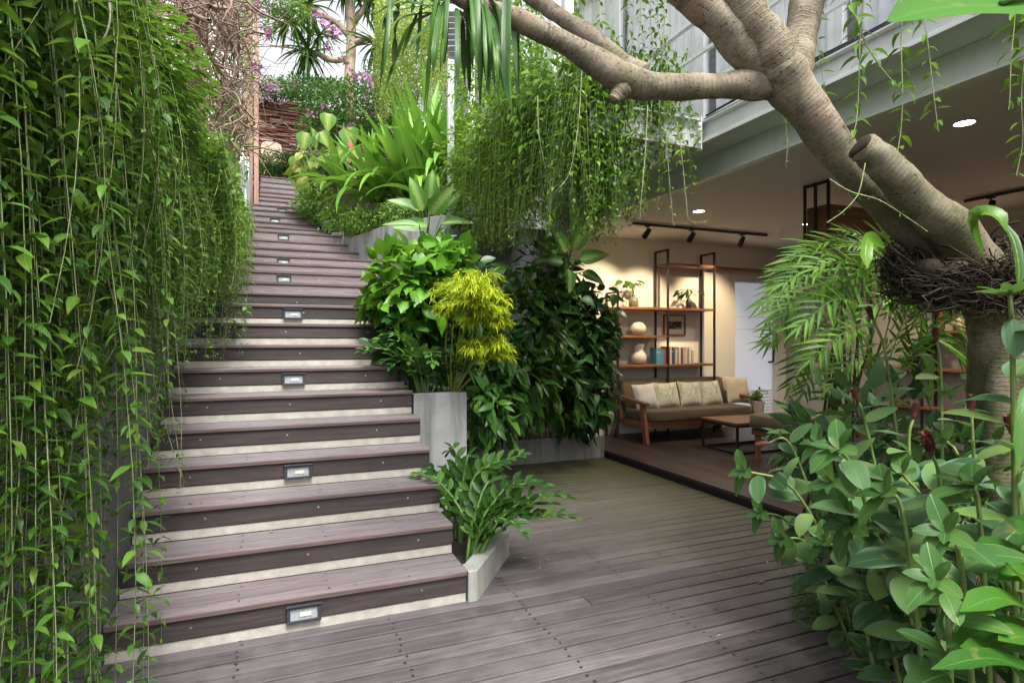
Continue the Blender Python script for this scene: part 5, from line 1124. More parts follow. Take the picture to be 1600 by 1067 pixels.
b = MB(); b.lathe([(.26, -.0), (.28, .02), (.28, .12), (.25, .14)], (p[0], yy-.12, zt-.75), 20); b.build('seat', M['woven'], e, smooth=True)
for dx in (-.18, .18):
    for dy in (-.28, .04): b = MB(); b.tube([(p[0]+dx, yy+dy, z0), (p[0]+dx*.9, yy+dy*.9, zt-.75)], .02, 8); b.build('leg', M['woven'], e, smooth=True)
# pale weeping trailer and the louvred house far up the hill
r = plant('weeping_trailer', at(640, 40, 11), 'pale yellow green trailing plant hanging in a long curtain beside the louvres', 'creeper'); S, Lf = MB(), MB(); rn = np.random.RandomState(101)
for i in range(260):
    px = rn.uniform(588, 694); D = rn.uniform(10.4, 12); top = at(px, rn.uniform(-30, 50), D); bot = at(px, rn.uniform(120, 215), D)
    p = hang_path(top, top[2]-bot[2], .04, 7, rnd=rn); strand(S, Lf, p, .0022, .07, .085, T_SM, .6, .42, rnd=rn)
finish_plant(r, Lf, S, 'pale', 'stem_lime')
e = empty('garden_pavilion', (3.2, 12.6, 3.5), 'grey louvred pavilion wall half hidden behind the weeping trailer', 'pavilion')
b = MB()
for k in range(14): b.bar(at(690, 24+k*9, 13.2)+[-.1, 0, 0], at(735, 18+k*9, 12.9)+[.3, 0, 0], .05, .10, up=(0, -.5, 1))
b.build('louvres', M['conc_dark'], e)
b = MB(); q = at(738, 100, 13.0); b.box((q[0]-.12, q[1]-.1, 3.0), (q[0]+.02, q[1]+.1, 9)); b.build('post', M['steel'], e)
b = MB(); q = at(720, 100, 14.0); b.box((q[0]-.5, q[1]+.0, 3.0), (q[0]+3, q[1]+.12, 8.4)); b.build('wall', M['conc_dark'], e)
# screw pine on the hill
def rosette(Lf, c, n, L_, rq, el=(-.9, 1.2), w=.06, out=None, bend=(.2, 1.0)):
    a = rq.uniform(0, 6.28, n); e_ = rq.uniform(el[0], el[1], n); d = np.stack([np.cos(a)*np.cos(e_), np.sin(a)*np.cos(e_), np.sin(e_)], 1)
    if out is not None: d = nrm(d+np.asarray(out)*.6)
    Lf.leaves(T_STRAP, np.asarray(c)+rq.normal(0, .03, (n, 3)), d, nrm(np.array([0, 0, 1.0])+rq.normal(0, .2, (n, 3))), L_*rq.uniform(.7, 1.1, n), w, rq.uniform(bend[0], bend[1], n))
r = plant('screw_pine_tree', at(546, 180, 14), 'screw pine with spiky leaf rosettes against the sky at the top of the garden', 'tree'); S, Lf = MB(), MB(); rq = np.random.RandomState(103)
D = 14; S.tube(spline([at(547, 190, D), at(546, 120, D), at(549, 60, D), at(545, -40, D)], 14), np.linspace(.13, .11, 14), 10)
for pts in (((548, 90), (520, 95), (496, 84), (482, 82)), ((548, 60), (528, 38), (505, 25), (478, 10)), ((550, 70), (575, 60), (590, 70)), ((548, 40), (565, 20), (580, -10))):
    S.tube(spline([at(x, y, D) for x, y in pts], 9), np.linspace(.08, .055, 9), 8); c = at(*pts[-1], D); rosette(Lf, c, 60, .95, rq, (-1.2, 1.2), .06, bend=(.3, 1.3))
rosette(Lf, at(500, 55, D), 36, .9, rq, (-1.2, 1.0)); rosette(Lf, at(545, -30, D), 70, 1.0, rq, (-1.2, .9)); rosette(Lf, at(452, 30, D-.5), 30, .9, rq, (-1.2, .6))
S.build('trunk', M['bark_far'], r, smooth=True); Lf.build('crown', M['pandan'], r, smooth=True)
shrub(440, 5, 12, (.5, .5, .3), 900, .08, 'light leafy branch hanging into the sky above the top steps', 'shrub', name='leafy_branch', cat='branch', seed=104, shell=.2, stemn=14, extra=((420, 40, 12, (.2, .3, .3), 160),))
shrub(700, 330, 9.0, (.4, .5, .9), 2200, .075, 'yellow flowering small leaved shrub below the white column', 'vine_bright', T_LA, seed=105, wf=.4, extra=((715, 250, 8.9, (.35, .4, .6), 1200),))
# far houses and trees that close the view
e = empty('neighbour_house', (-3.5, 15, 5), 'white neighbouring house with brown framed windows behind the dry twigs', 'house')
b = MB(); b.box((-5.5, 17.0, 4.0), (-.75, 17.3, 13.0)); b.build('wall', M['white'], e)
for x in (-4.6, -3.4, -2.3, -1.4):
    for z in (7.0, 9.2): b = MB(); b.box((x, 16.94, z), (x+.7, 16.998, z+1.3)); w = b.build('window', M['post'], e); b = MB(); b.box((x+.08, 16.92, z+.08), (x+.62, 16.938, z+1.22)); b.build('pane', M['glassy'] if 'glassy' in M else M['vase_dark'], w)
# ------------------------------------------------------------------ foreground tree
t = NT('ringed_grey_bark'); uv = t.n('ShaderNodeUVMap').outputs[0]; o_ = t.coord('Object'); sp_ = t.n('ShaderNodeSeparateXYZ'); t.l(uv, sp_.inputs[0])
n1 = t.noise(o_, 9, 8, .7); n2 = t.noise(o_, 95, 4, .7); n3 = t.noise(o_, 3.2, 5, .65); n4 = t.noise(o_, 30, 6, .75)
ringc = t.math('ADD', t.math('MULTIPLY', sp_.outputs[1], 52.0), t.math('ADD', t.math('MULTIPLY', n3, 3.0), t.math('MULTIPLY', n4, .5)))
fr_ = t.math('FRACT', ringc); line = t.ramp(fr_, [(.0, (1,1,1)), (.10, (.8,.8,.8)), (.2, (0,0,0)), (.82, (0,0,0)), (1.0, (.9,.9,.9))]); dk = t.ramp(fr_, [(.14, (0,0,0)), (.26, (1,1,1)), (.5, (0,0,0))])
c = t.ramp(t.math('ADD', t.math('MULTIPLY', n1, .55), t.math('MULTIPLY', n4, .45)), [(.30, (.095, .075, .052)), (.44, (.21, .17, .125)), (.56, (.33, .28, .22)), (.70, (.48, .43, .36))])
c = t.mix(c, (.46, .40, .32), t.math('MULTIPLY', line, t.ramp(n3, [(.40, (0,0,0)), (.62, (.5,.5,.5))])))
c = t.mix(c, (.10, .07, .045), t.math('MULTIPLY', dk, t.ramp(n3, [(.40, (0,0,0)), (.62, (.45,.45,.45))])))
c = t.mix(c, (.085, .065, .045), t.math('MULTIPLY', t.ramp(t.noise(o_, 13, 6, .8), [(.52, (0,0,0)), (.62, (1,1,1))]), .6))
c = t.mix(c, (.36, .22, .17), t.math('MULTIPLY', t.ramp(t.noise(o_, 5, 4), [(.52, (0,0,0)), (.68, (1,1,1))]), .45))
sz_ = t.n('ShaderNodeSeparateXYZ'); t.l(o_, sz_.inputs[0]); low = t.ramp(t.math('SUBTRACT', 2.7, sz_.outputs[2]), [(.0, (.25,.25,.25)), (1, (1,1,1))])
c = t.mix(c, (.085, .10, .035), t.math('MULTIPLY', t.math('MULTIPLY', t.ramp(t.math('ADD', n3, t.math('MULTIPLY', n4, .25)), [(.46, (0,0,0)), (.68, (1,1,1))]), low), .85))
vo = t.n('ShaderNodeTexVoronoi'); vo.inputs['Scale'].default_value = 40; t.l(t.mapping(o_, (1, 1, 1.6)), vo.inputs[0])
spots = t.ramp(t.math('ADD', vo.outputs['Distance'], t.math('MULTIPLY', n1, .42)), [(.335, (1,1,1)), (.38, (0,0,0))])
c = t.mix(c, (.025, .017, .012), t.math('MULTIPLY', spots, .9))
crk = t.n('ShaderNodeTexVoronoi'); crk.feature = 'DISTANCE_TO_EDGE'; crk.inputs['Scale'].default_value = 9; t.l(t.mapping(o_, (1.5, 1.5, .7)), crk.inputs[0])
cr = t.math('MULTIPLY', t.ramp(t.math('ADD', crk.outputs['Distance'], t.math('MULTIPLY', n4, .06)), [(.03, (1,1,1)), (.05, (0,0,0))]), t.ramp(n3, [(.60, (0,0,0)), (.66, (1,1,1))])); c = t.mix(c, (.035, .024, .016), t.math('MULTIPLY', cr, .8))
hh = t.math('ADD', t.math('ADD', t.math('MULTIPLY', line, .35), t.math('ADD', t.math('MULTIPLY', n2, .35), t.math('MULTIPLY', n4, .5))), t.math('MULTIPLY', t.math('ADD', spots, cr), -.7))
M['bark'] = t.done(t.bsdf(c, .85, normal=t.bump(hh, .6, .008), spec=.2))
tree = empty('screw_pine_tree', tuple(onz(1560, 900, .0)*[1, 1, 0]+[0, 0, 0]), 'leaning grey barked screw pine with ringed branches and a sawn stub in the right foreground', 'tree')
def limb(b, pts, rads, n=40, k=18, lump=.04):
    P = spline([at(x, y, D) for x, y, D in pts], n); rr_ = np.interp(np.linspace(0, 1, n), np.linspace(0, 1, len(rads)), [r/912*pts[min(i, len(pts)-1)][2] for i, r in enumerate(rads)])
    rr_ = rr_*(1+.03*np.abs(np.sin(np.arange(n)*1.9))+.03*np.sin(np.arange(n)*.53+n)); b.tube(P, rr_, k, lump=lump); return P
# radii below are in picture pixels at the given distance
b = MB()
limb(b, [(1590, 1000, 2.75), (1562, 720, 2.7), (1552, 560, 2.65), (1540, 480, 2.6), (1500, 415, 2.55), (1425, 356, 2.52), (1340, 276, 2.47), (1262, 172, 2.41), (1216, 112, 2.37), (1196, 86, 2.355)], [30, 28, 28, 31, 34, 26, 24, 30, 39, 20], 64)
b.build('trunk', M['bark'], tree, smooth=True)
b = MB(); limb(b, [(1232, 138, 2.41), (1180, 132, 2.38), (1110, 135, 2.36), (1030, 136, 2.34), (975, 124, 2.32), (900, 78, 2.28), (810, 32, 2.22), (740, 6, 2.18), (690, -22, 2.15)], [24, 23, 18.5, 20, 25, 17.5, 15.5, 13.5, 13], 60)
limb(b, [(972, 140, 2.31), (964, 150, 2.30), (958, 158, 2.29)], [17, 12, 7], 8, lump=.06)
b.build('branch', M['bark'], tree, smooth=True)
b = MB(); limb(b, [(1000, 122, 2.35), (972, 100, 2.36), (930, 62, 2.38), (880, 30, 2.4), (850, 8, 2.42), (820, -14, 2.44), (770, -90, 2.5), (750, -190, 2.55), (760, -270, 2.55)], [24, 15, 13.5, 12.5, 12, 12, 12, 12, 11], 56); b.build('branch', M['bark'], tree, smooth=True)
b = MB(); limb(b, [(1248, 158, 2.40), (1212, 120, 2.38), (1180, 92, 2.36), (1130, 40, 2.33), (1080, -6, 2.3), (1050, -30, 2.28), (985, -130, 2.25), (960, -230, 2.25), (955, -330, 2.25)], [16, 27, 30, 27, 25, 25, 23, 20, 17], 56); b.build('branch', M['bark'], tree, smooth=True)
b = MB(); limb(b, [(1256, 178, 2.41), (1226, 128, 2.375), (1200, 78, 2.34), (1172, 30, 2.31), (1150, -20, 2.3), (1125, -130, 2.3), (1140, -240, 2.35), (1150, -340, 2.4)], [15, 31, 35, 31, 30, 27, 23, 19], 56); b.build('branch', M['bark'], tree, smooth=True)
b = MB(); limb(b, [(1236, 165, 2.41), (1238, 125, 2.43), (1246, 88, 2.46), (1252, 50, 2.49), (1262, 0, 2.52), (1268, -40, 2.55), (1290, -150, 2.6), (1330, -260, 2.65), (1340, -360, 2.7)], [14, 25, 25, 24, 25, 25, 22, 20, 17], 52); b.build('branch', M['bark'], tree, smooth=True)
b = MB(); P = limb(b, [(1548, 450, 2.5), (1495, 368, 2.42), (1432, 312, 2.34), (1388, 264, 2.28), (1356, 236, 2.25), (1345, 228, 2.245)], [39, 32, 27, 25, 23, 20], 40); d_ = nrm(P[-1]-P[-2]); b.tube([P[-1]-d_*.004, P[-1]+d_*.006, P[-1]+d_*.010], [.047, .044, .026], 16, 1, lump=.12); b.build('stub', [M['bark'], M['root']], tree, smooth=True)
# thin aerial stems by the trunk foot
b = MB()
for (x0, x1, r_, D) in ((1532, 1538, 13, 2.75), (1560, 1564, 20, 2.6), (1583, 1590, 16, 2.8), (1516, 1490, 7, 2.8)):
    limb(b, [(x0+14, 470, D), (x0+3, 560, D), (x0, 700, D), (x1, 860, D), (x1+4, 1010, D)], [r_*.8, r_, r_, r_, r_*1.1], 26, 10)
b.build('aerial_root', M['bark'], tree, smooth=True)
# epiphyte root ball bound to the trunk
C0 = at(1496, 420, 2.52); r = plant('root_ball', C0, 'black tangled ball of epiphyte roots bound round the tree trunk', 'epiphyte'); S, Lf = MB(), MB(); rn = np.random.RandomState(111)
for i in range(900):
    a0 = rn.uniform(0, 6.28); ln = rn.uniform(.5, 2.4); z0 = rn.normal(0, .036)-.015; rx = rn.uniform(.13, .31); n = 10
    a = a0+np.linspace(0, ln, n); wob = rn.normal(0, .017, (n, 3)); rz = rn.normal(0, .06)
    q = C0+np.stack([np.cos(a)*rx*RT[0]+np.sin(a)*.21*FW[0], np.cos(a)*rx*RT[1]+np.sin(a)*.21*FW[1], z0+rz*np.linspace(-1, 1, n)+.085*np.sin(a)+.02*np.cos(a)], 1)+wob
    S.tube(spline(q, 14), np.linspace(rn.uniform(.001, .003) if rn.rand() < .75 else rn.uniform(.003, .008), .0008, 14), 4, cap=False)
for i in range(90):
    q = C0+np.array([0, 0, -.02])+RT*rn.uniform(-.3, .3)-FW*rn.uniform(-.1, .22); qq = [q]
    for k in range(4): qq.append(qq[-1]+rn.normal(0, .03, 3)+[0, 0, -.03])
    S.tube(spline(qq, 9), np.linspace(.003, .001, 9), 4, cap=False)
S.build('roots', M['root'], r, smooth=True)
b = MB(); rr_ = np.random.RandomState(5)
for (x, y, sc) in ((1450, 420, .8), (1490, 425, .9)):
    c = at(x, y, 2.42); k = 12; b.lathe([(.0, -.055*sc), (.05*sc, -.045*sc), (.075*sc, 0), (.05*sc, .045*sc), (.0, .055*sc)], c, 12)
b.build('moss_core', M['root'], r, smooth=True)
r = plant('orchid', at(1545, 400, 2.3), 'orchid with one thick curved leaf on top of the root ball', 'orchid'); Lf = MB()
def ribbon(Lf, pts, w, up, n=14):
    q = spline(pts, n); t_ = nrm(np.gradient(q, axis=0)); s_ = nrm(np.cross(t_, np.broadcast_to(up, t_.shape))); nn_ = np.cross(s_, t_); v = []; uvv = []
    for i in range(n):
        f_ = i/(n-1); h = w*.5*min(1, .35+f_*3)*min(1, (1-f_)*4+.05); v += [q[i]-s_[i]*h+nn_[i]*h*.3, q[i], q[i]+s_[i]*h+nn_[i]*h*.3]; uvv += [(.1, f_), (.5, f_), (.9, f_)]
    Lf.add(v, [(i*3+j, i*3+j+1, i*3+j+4, i*3+j+3) for i in range(n-1) for j in (0, 1)], uvv)
ribbon(Lf, [at(1535, 395, 2.28), at(1518, 350, 2.22), at(1535, 332, 2.18), at(1560, 338, 2.14), at(1572, 362, 2.12)], .06, -FW+[0, 0, .4])
ribbon(Lf, [at(1570, 350, 2.25), at(1585, 380, 2.2), at(1592, 420, 2.16), at(1590, 450, 2.14)], .04, -FW)
ribbon(Lf, [at(1380, 385, 2.35), at(1358, 372, 2.3), at(1352, 395, 2.26), at(1355, 420, 2.24)], .05, -FW)
finish_plant(r, Lf, None, 'mid')
# screw pine leaves hanging into the picture at the top
r = tree; Lf = MB(); rn = np.random.RandomState(112); c0 = at(712, 8, 2.2)
n = 64
for i in range(n):
    ex = rn.choice([rn.uniform(590, 700), rn.uniform(690, 805), rn.uniform(740, 810)]); ey = rn.uniform(90, 188) if ex > 660 else rn.uniform(20, 165); D1 = 2.2+rn.uniform(-.25, .35)
    midx = 712+(ex-712)*rn.uniform(.6, .95); midy = min(ey-30, rn.uniform(-25, 45)); s0 = c0+RT*np.clip((ex-712)/912*2.2*.5, -.06, .16)+[0, 0, rn.uniform(-.03, .02)]
    ribbon(Lf, [s0, at(midx, midy, (D1+2.2)/2), at(ex*.6+midx*.4, midy*.5+ey*.5, D1), at(ex, ey, D1)], rn.uniform(.014, .028), (rn.uniform(-.6, .6), -.7, .7), 16)
for (ex, ey) in ((560, 5), (575, 30), (600, -10), (640, -20), (620, 12), (790, 30), (760, -30)): ribbon(Lf, [c0, at((ex+712)/2, min(ey, 8)-14, 2.25), at(ex, ey, 2.3)], .026, (0, -.5, 1), 14)
rq = np.random.RandomState(140)
for (x, y, D) in ((760, -280, 2.55), (955, -340, 2.25), (1150, -350, 2.4), (1340, -370, 2.7)): rosette(Lf, at(x, y, D), 44, .62, rq, (-.35, 1.3), .035, bend=(.3, 1.0))
finish_plant(r, Lf, None, 'pandan', lname='crown')
# big out-of-frame banana-like leaf top right
r = plant('broad_leaf', at(1700, -10, 1.1), 'large bright green leaf blade entering at the top right corner', 'leaf'); Lf = MB(); n = 16
v = []; uvv = []; A, B_ = at(1388, 34, 1.15), at(1760, -20, 1.15); ax = nrm(B_-A); L0 = np.linalg.norm(B_-A)
for i in range(n):
    f_ = i/(n-1); w = .085*min(1, (f_*5+.02))**.6; q = A+ax*L0*f_+[0, 0, .012*math.sin(f_*7)]; s_ = nrm(np.array([0, 0, 1.0])+FW*.75); nn_ = nrm(np.cross(ax, s_)); 
    for j, (o1, o2) in enumerate(((-.62, .10), (-.3, .02), (0, 0), (.5, .10), (1.0, .22))): v.append(q+s_*w*o1+nn_*w*o2); uvv.append((.5+o1*.45, f_))
Lf.add(v, [(i*5+j, i*5+j+1, i*5+j+6, i*5+j+5) for i in range(n-1) for j in range(4)], uvv); S = MB(); S.tube(spline([(2.42, .35, 0), (2.35, .40, .9), (2.05, .5, 1.75), tuple(B_+ax*.02+[0, 0, .02]), tuple(B_-ax*.25+[0, 0, .004])], 20), np.linspace(.028, .006, 20), 8); finish_plant(r, Lf, S, 'banana', 'stem_green')

# ------------------------------------------------------------------ right bed: soil, ginger lilies, palm
b = MB(); b.prism([(2.22, -1.2), (2.22, 0), (2.27, 1), (2.68, 2), (3.04, 2.6), (3.84, 3.14), (3.86, 3.14), (3.86, -1.2)], -.155, -.002); o = b.build('planting_bed', M['soil']); o['kind'] = 'structure'
T_CO = leaf_t(lambda t: (math.sin(math.pi*t**.85))**.62 if 0 < t < 1 else 0, .5, 9, .07, .012)
def costus(base, pts, label, size=.16, lm='costus', cone=True, seed=0, first=.2, sp=.05, rad=.0065, top=True, young=False):
    pp_ = np.array(pts[0]); dd_ = pts[0]-pts[1]; base = (pp_[0]+dd_[0]*.75+FW[0]*.05, pp_[1]+dd_[1]*.75+FW[1]*.05, 0.0); pts = [np.array(base)*.42+pts[1]*.58+(pts[0]-pts[1])*.12]+list(pts[1:])
    r = plant('ginger_lily', base, label, 'plant', 'ginger lilies in the right bed'); S, Lf, L2, Cn = MB(), MB(), MB(), MB(); rq = np.random.RandomState(200+seed)
    q = spline([np.array(base)]+pts, 22); S.tube(q, np.linspace(rad*1.25, rad*.75, 22), 8, cap=False)
    seg = np.linalg.norm(np.diff(q, axis=0), axis=1); L = np.concatenate([[0], np.cumsum(seg)]); tot = L[-1]
    first *= .75; sp *= 1.05; size *= 1.16; s = np.arange(first*tot, tot*.97, sp); n = len(s); P = np.stack([np.interp(s, L, q[:, i]) for i in range(3)], 1); g = np.gradient(q, L, axis=0); Tn = nrm(np.stack([np.interp(s, L, g[:, i]) for i in range(3)], 1))
    a = rq.uniform(0, 6.28)+np.arange(n)*1.15+rq.normal(0, .25, n)       # spiral
    ref = np.where(np.abs(Tn[:, 2:]) > .9, np.array([1.0, 0, 0]), np.array([0, 0, 1.0])); s1 = nrm(np.cross(Tn, ref)); s2 = np.cross(s1, Tn)
    side = np.cos(a)[:, None]*s1+np.sin(a)[:, None]*s2; d = nrm(side+Tn*.35+np.array([0, 0, .05])+rq.normal(0, .12, (n, 3))); up = nrm(Tn*.8+np.array([0, 0, .7])-d*.1-FW*.15+rq.normal(0, .15, (n, 3)))
    f_ = s/tot; sz = size*(.75+.35*np.sin(np.pi*np.clip((f_-first)/(1-first), 0, 1)))*rq.uniform(.8, 1.15, n)
    Lf.leaves(T_CO, P+d*rad, d, up, sz, sz*rq.uniform(.48, .60, n), rq.uniform(.2, .9, n))
    tip = q[-1]; td = nrm(q[-1]-q[-2])
    if cone:
        h = (.062 if seed == 4 else .04)*rq.uniform(.9, 1.2); m = 60; k = np.arange(m); zf = k/m; aa = k*2.4; s1 = nrm(np.cross(td, [.3, 1, 0])); s2 = np.cross(s1, td); rr2 = (.0155 if seed == 4 else .011)*np.sin(np.pi*(zf*.78+.2))**.7
        C = tip+td*zf[:, None]*h+(np.cos(aa)*rr2*.6)[:, None]*s1+(np.sin(aa)*rr2*.6)[:, None]*s2; dd = nrm(td*.8+np.cos(aa)[:, None]*s1*.6+np.sin(aa)[:, None]*s2*.6)
        Cn.tube([tip-td*.01, tip+td*h*.4, tip+td*h*.85], [.008, .0095, .004], 10); Cn.leaves(T_SM, C, dd, nrm(td*1.0-dd*.2+.001), .019, .016, -.3)
    elif top:
        m = 7; aa = np.arange(m)*2.4; s1 = nrm(np.cross(td, [.3, 1, 0])); s2 = np.cross(s1, td); dd = nrm(td*np.linspace(.25, 1.2, m)[:, None]+np.cos(aa)[:, None]*s1+np.sin(aa)[:, None]*s2)
        L2.leaves(T_CO, np.repeat(tip[None], m, 0), dd, nrm(td+dd*-.1+[0, 0, .3]), size*np.linspace(.8, .3, m), None, .4)
    ob = finish_plant(r, Lf, S, lm, 'stem_costus')
    if L2.n: L2.build('new_leaves', M['costus_new'], r, smooth=True)
    if Cn.n: Cn.build('flower_cone', M['cone'], r, smooth=True)
A_ = lambda x, y, D: at(x, y, D)
GB = lambda x, y: (x, y, 0.0)
costus(GB(2.75, 2.1), [A_(1330, 800, 2.45), A_(1240, 765, 2.35), A_(1165, 735, 2.3)], 'ginger lily stem leaning furthest left over the deck', .12, 'costus', False, 1, .35, .06)
costus(GB(2.80, 2.3), [A_(1300, 740, 2.75), A_(1235, 695, 2.75), A_(1198, 692, 2.75)], 'ginger lily with a pale red cone and yellow leaf leaning towards the bench', .13, 'costus', True, 2, .4, .06)
costus(GB(2.55, 1.75), [A_(1400, 840, 1.95), A_(1345, 760, 1.85), A_(1312, 700, 1.8)], 'ginger lily with a broad upright tip leaf in the middle of the right bed', .135, 'costus', False, 3, .35, .055)
costus(GB(2.72, 1.85), [A_(1475, 820, 1.85), A_(1468, 760, 1.8), A_(1455, 706, 1.75)], 'ginger lily with the largest brown red cone in the right bed', .14, 'costus', True, 4, .42, .05)
costus(GB(2.5, 1.35), [A_(1540, 900, 1.35), A_(1500, 870, 1.25), A_(1478, 830, 1.2)], 'young bright green ginger lily close to the camera at the lower right', .095, 'costus_new', False, 5, .3, .04)
costus(GB(2.45, 1.3), [A_(1500, 1010, 1.25), A_(1482, 960, 1.2), A_(1462, 905, 1.15)], 'low ginger lily with bright ribbed leaves below the young one', .09, 'costus_new', False, 6, .3, .04)
costus(GB(2.9, 2.2), [A_(1440, 760, 2.2), A_(1420, 700, 2.2), A_(1428, 650, 2.2)], 'ginger lily with a dark red cone just left of the largest one', .13, 'costus', True, 7, .4, .055)
costus(GB(3.0, 2.5), [A_(1400, 720, 2.6), A_(1352, 660, 2.6), A_(1340, 625, 2.6)], 'ginger lily with a small pinkish cone in the centre of the bed', .14, 'costus', True, 8, .4, .06)
costus(GB(3.15, 2.6), [A_(1420, 640, 2.8), A_(1385, 560, 2.8), A_(1362, 495, 2.8)], 'tall ginger lily stem reaching into the palm with a red cone', .12, 'costus', True, 9, .45, .08)
costus(GB(3.2, 2.4), [A_(1480, 640, 2.6), A_(1470, 580, 2.6), A_(1463, 530, 2.6)], 'tall ginger lily with a red cone left of the tree trunk', .13, 'costus', True, 10, .5, .08)
costus(GB(3.1, 2.2), [A_(1540, 760, 2.2), A_(1520, 690, 2.2), A_(1518, 640, 2.2)], 'ginger lily with a red cone in front of the aerial stems', .13, 'costus', True, 11, .5, .06)
costus(GB(2.9, 1.9), [A_(1610, 800, 1.85), A_(1590, 720, 1.85), A_(1580, 672, 1.85)], 'ginger lily with a red cone at the right picture edge', .13, 'costus', True, 12, .4, .055)
costus(GB(2.7, 1.6), [A_(1600, 620, 1.55), A_(1582, 540, 1.55), A_(1580, 490, 1.5), A_(1578, 462, 1.5)], 'tall grey leaved ginger lily rising in front of the tree trunk', .12, 'costus', False, 13, .55, .06)
costus(GB(2.75, 2.0), [A_(1440, 880, 2.0), A_(1390, 840, 1.95), A_(1330, 815, 1.9)], 'ginger lily with broad grey green leaves spreading low over the deck edge', .15, 'costus', False, 14, .3, .055)
costus(GB(2.95, 2.4), [A_(1370, 780, 2.6), A_(1330, 735, 2.6), A_(1280, 690, 2.6)], 'ginger lily with many dull leaves behind the leaning one', .14, 'costus', False, 15, .3, .055)
costus(GB(2.65, 1.6), [A_(1560, 860, 1.6), A_(1530, 800, 1.6), A_(1520, 760, 1.6)], 'ginger lily with broad dark leaves below the right edge cone', .15, 'costus', False, 16, .3, .05)
costus(GB(3.05, 2.7), [A_(1330, 700, 3.0), A_(1290, 660, 3.0), A_(1265, 655, 3.0)], 'ginger lily with curled leaves in front of the olive bench', .14, 'costus', False, 17, .35, .06)
costus(GB(2.85, 2.1), [A_(1480, 880, 2.1), A_(1450, 800, 2.1), A_(1410, 740, 2.1)], 'dense leaved ginger lily behind the one with the largest cone', .15, 'costus', False, 18, .25, .05)
costus(GB(3.1, 2.3), [A_(1560, 760, 2.4), A_(1500, 720, 2.45), A_(1480, 690, 2.5)], 'ginger lily filling the gap between the trunk and the largest cone', .14, 'costus', False, 19, .3, .055)
costus(GB(0, 0), [A_(1290, 860, 2.9), A_(1230, 815, 2.85), A_(1190, 800, 2.8)], 'small ginger lily hanging over the corner where deck and lounge floor meet', .12, 'costus', False, 21, .2, .05)
costus(GB(0, 0), [A_(1310, 880, 2.6), A_(1260, 850, 2.55), A_(1225, 840, 2.5)], 'small ginger lily with pale undersides resting over the deck edge', .12, 'costus', False, 22, .2, .05)
costus(GB(0, 0), [A_(1380, 800, 2.3), A_(1345, 770, 2.25), A_(1300, 752, 2.2)], 'ginger lily with wide overlapping leaves in front of the dull shrub', .15, 'costus', False, 23, .2, .05)
costus(GB(0, 0), [A_(1450, 850, 1.75), A_(1410, 800, 1.7), A_(1385, 770, 1.7)], 'ginger lily with wide dark leaves left of the largest cone', .14, 'costus', False, 24, .2, .05)
costus(GB(2.6, 1.7), [A_(1370, 920, 2.05), A_(1330, 880, 2.05), A_(1290, 845, 2.05)], 'low ginger lily hanging just above the deck edge', .11, 'costus', False, 20, .25, .05)
# bright ginger blades bottom right
r = plant('shell_ginger', tuple(onz(1600, 1067, 0.0)), 'bright green long leaved ginger in the lower right corner', 'plant'); S, Lf = MB(), MB(); rn = np.random.RandomState(114); b0 = np.array([2.35, 1.05, .0])
for (x0, y0, x1, y1, D, w) in ((1640, 990, 1478, 1012, 1.2, .045), (1640, 900, 1520, 860, 1.3, .06), (1650, 930, 1560, 905, 1.25, .06), (1640, 820, 1548, 870, 1.4, .06), (1620, 960, 1500, 955, 1.15, .05), (1640, 1060, 1455, 1045, 1.1, .04), (1640, 1000, 1570, 880, 1.2, .06), (1650, 1040, 1560, 1000, 1.15, .055), (1650, 700, 1600, 800, 1.35, .05), (1610, 600, 1590, 735, 1.35, .035), (1650, 880, 1590, 830, 1.3, .06), (1620, 1090, 1500, 1010, 1.15, .05)):
    A, B_ = at(x0, y0, D+.05), at(x1, y1, D-.03); ribbon(Lf, [A, (A+B_)/2+[0, 0, .03], B_], w, (0, -.4, 1), 14); S.tube(spline([b0+rn.normal(0, .05, 3)*[1, 1, 0], (b0+A)/2+[.05, 0, .1], A], 8), .008, 6, cap=False)
finish_plant(r, Lf, S, 'ginger', 'stem_green')
# undergrowth masses
shrub(1490, 900, 2.2, (.32, .28, .24), 170, .11, 'dark leafy undergrowth below the ginger lilies at the deck edge', 'dark', T_LA, name='undergrowth_shrub', seed=115, wf=.36, extra=((1500, 800, 2.6, (.40, .3, .36), 170), (1400, 860, 2.6, (.30, .3, .16), 110), (1540, 960, 2.0, (.3, .25, .25), 130)))
shrub(1330, 690, 3.2, (.42, .4, .26), 160, .14, 'dull green leafy shrub between the palm stems and the ginger lilies', 'costus', T_LA, name='leafy_shrub', seed=116, wf=.4, extra=((1420, 660, 3.2, (.45, .4, .3), 130), (1290, 715, 3.1, (.2, .3, .12), 50)))
r = plant('creeping_grass', (2.5, 2.0, 0), 'dark grassy creeper spilling over the deck edge below the ginger lilies', 'plant'); Lf = MB(); rn = np.random.RandomState(117)
for i in range(420):
    x = rn.uniform(1255, 1420); y = np.interp(x, [1255, 1330, 1420], [925, 955, 1010])+rn.normal(0, 22); p = onz(x, y, rn.uniform(.01, .12)); a = rn.uniform(1.8, 4.6)
    Lf.leaves(T_PIN, p[None], (math.cos(a), math.sin(a), rn.uniform(-.2, .6)), (0, 0, 1), rn.uniform(.07, .15), rn.uniform(.010, .016), rn.uniform(.3, 1.2))
finish_plant(r, Lf, None, 'grassy')
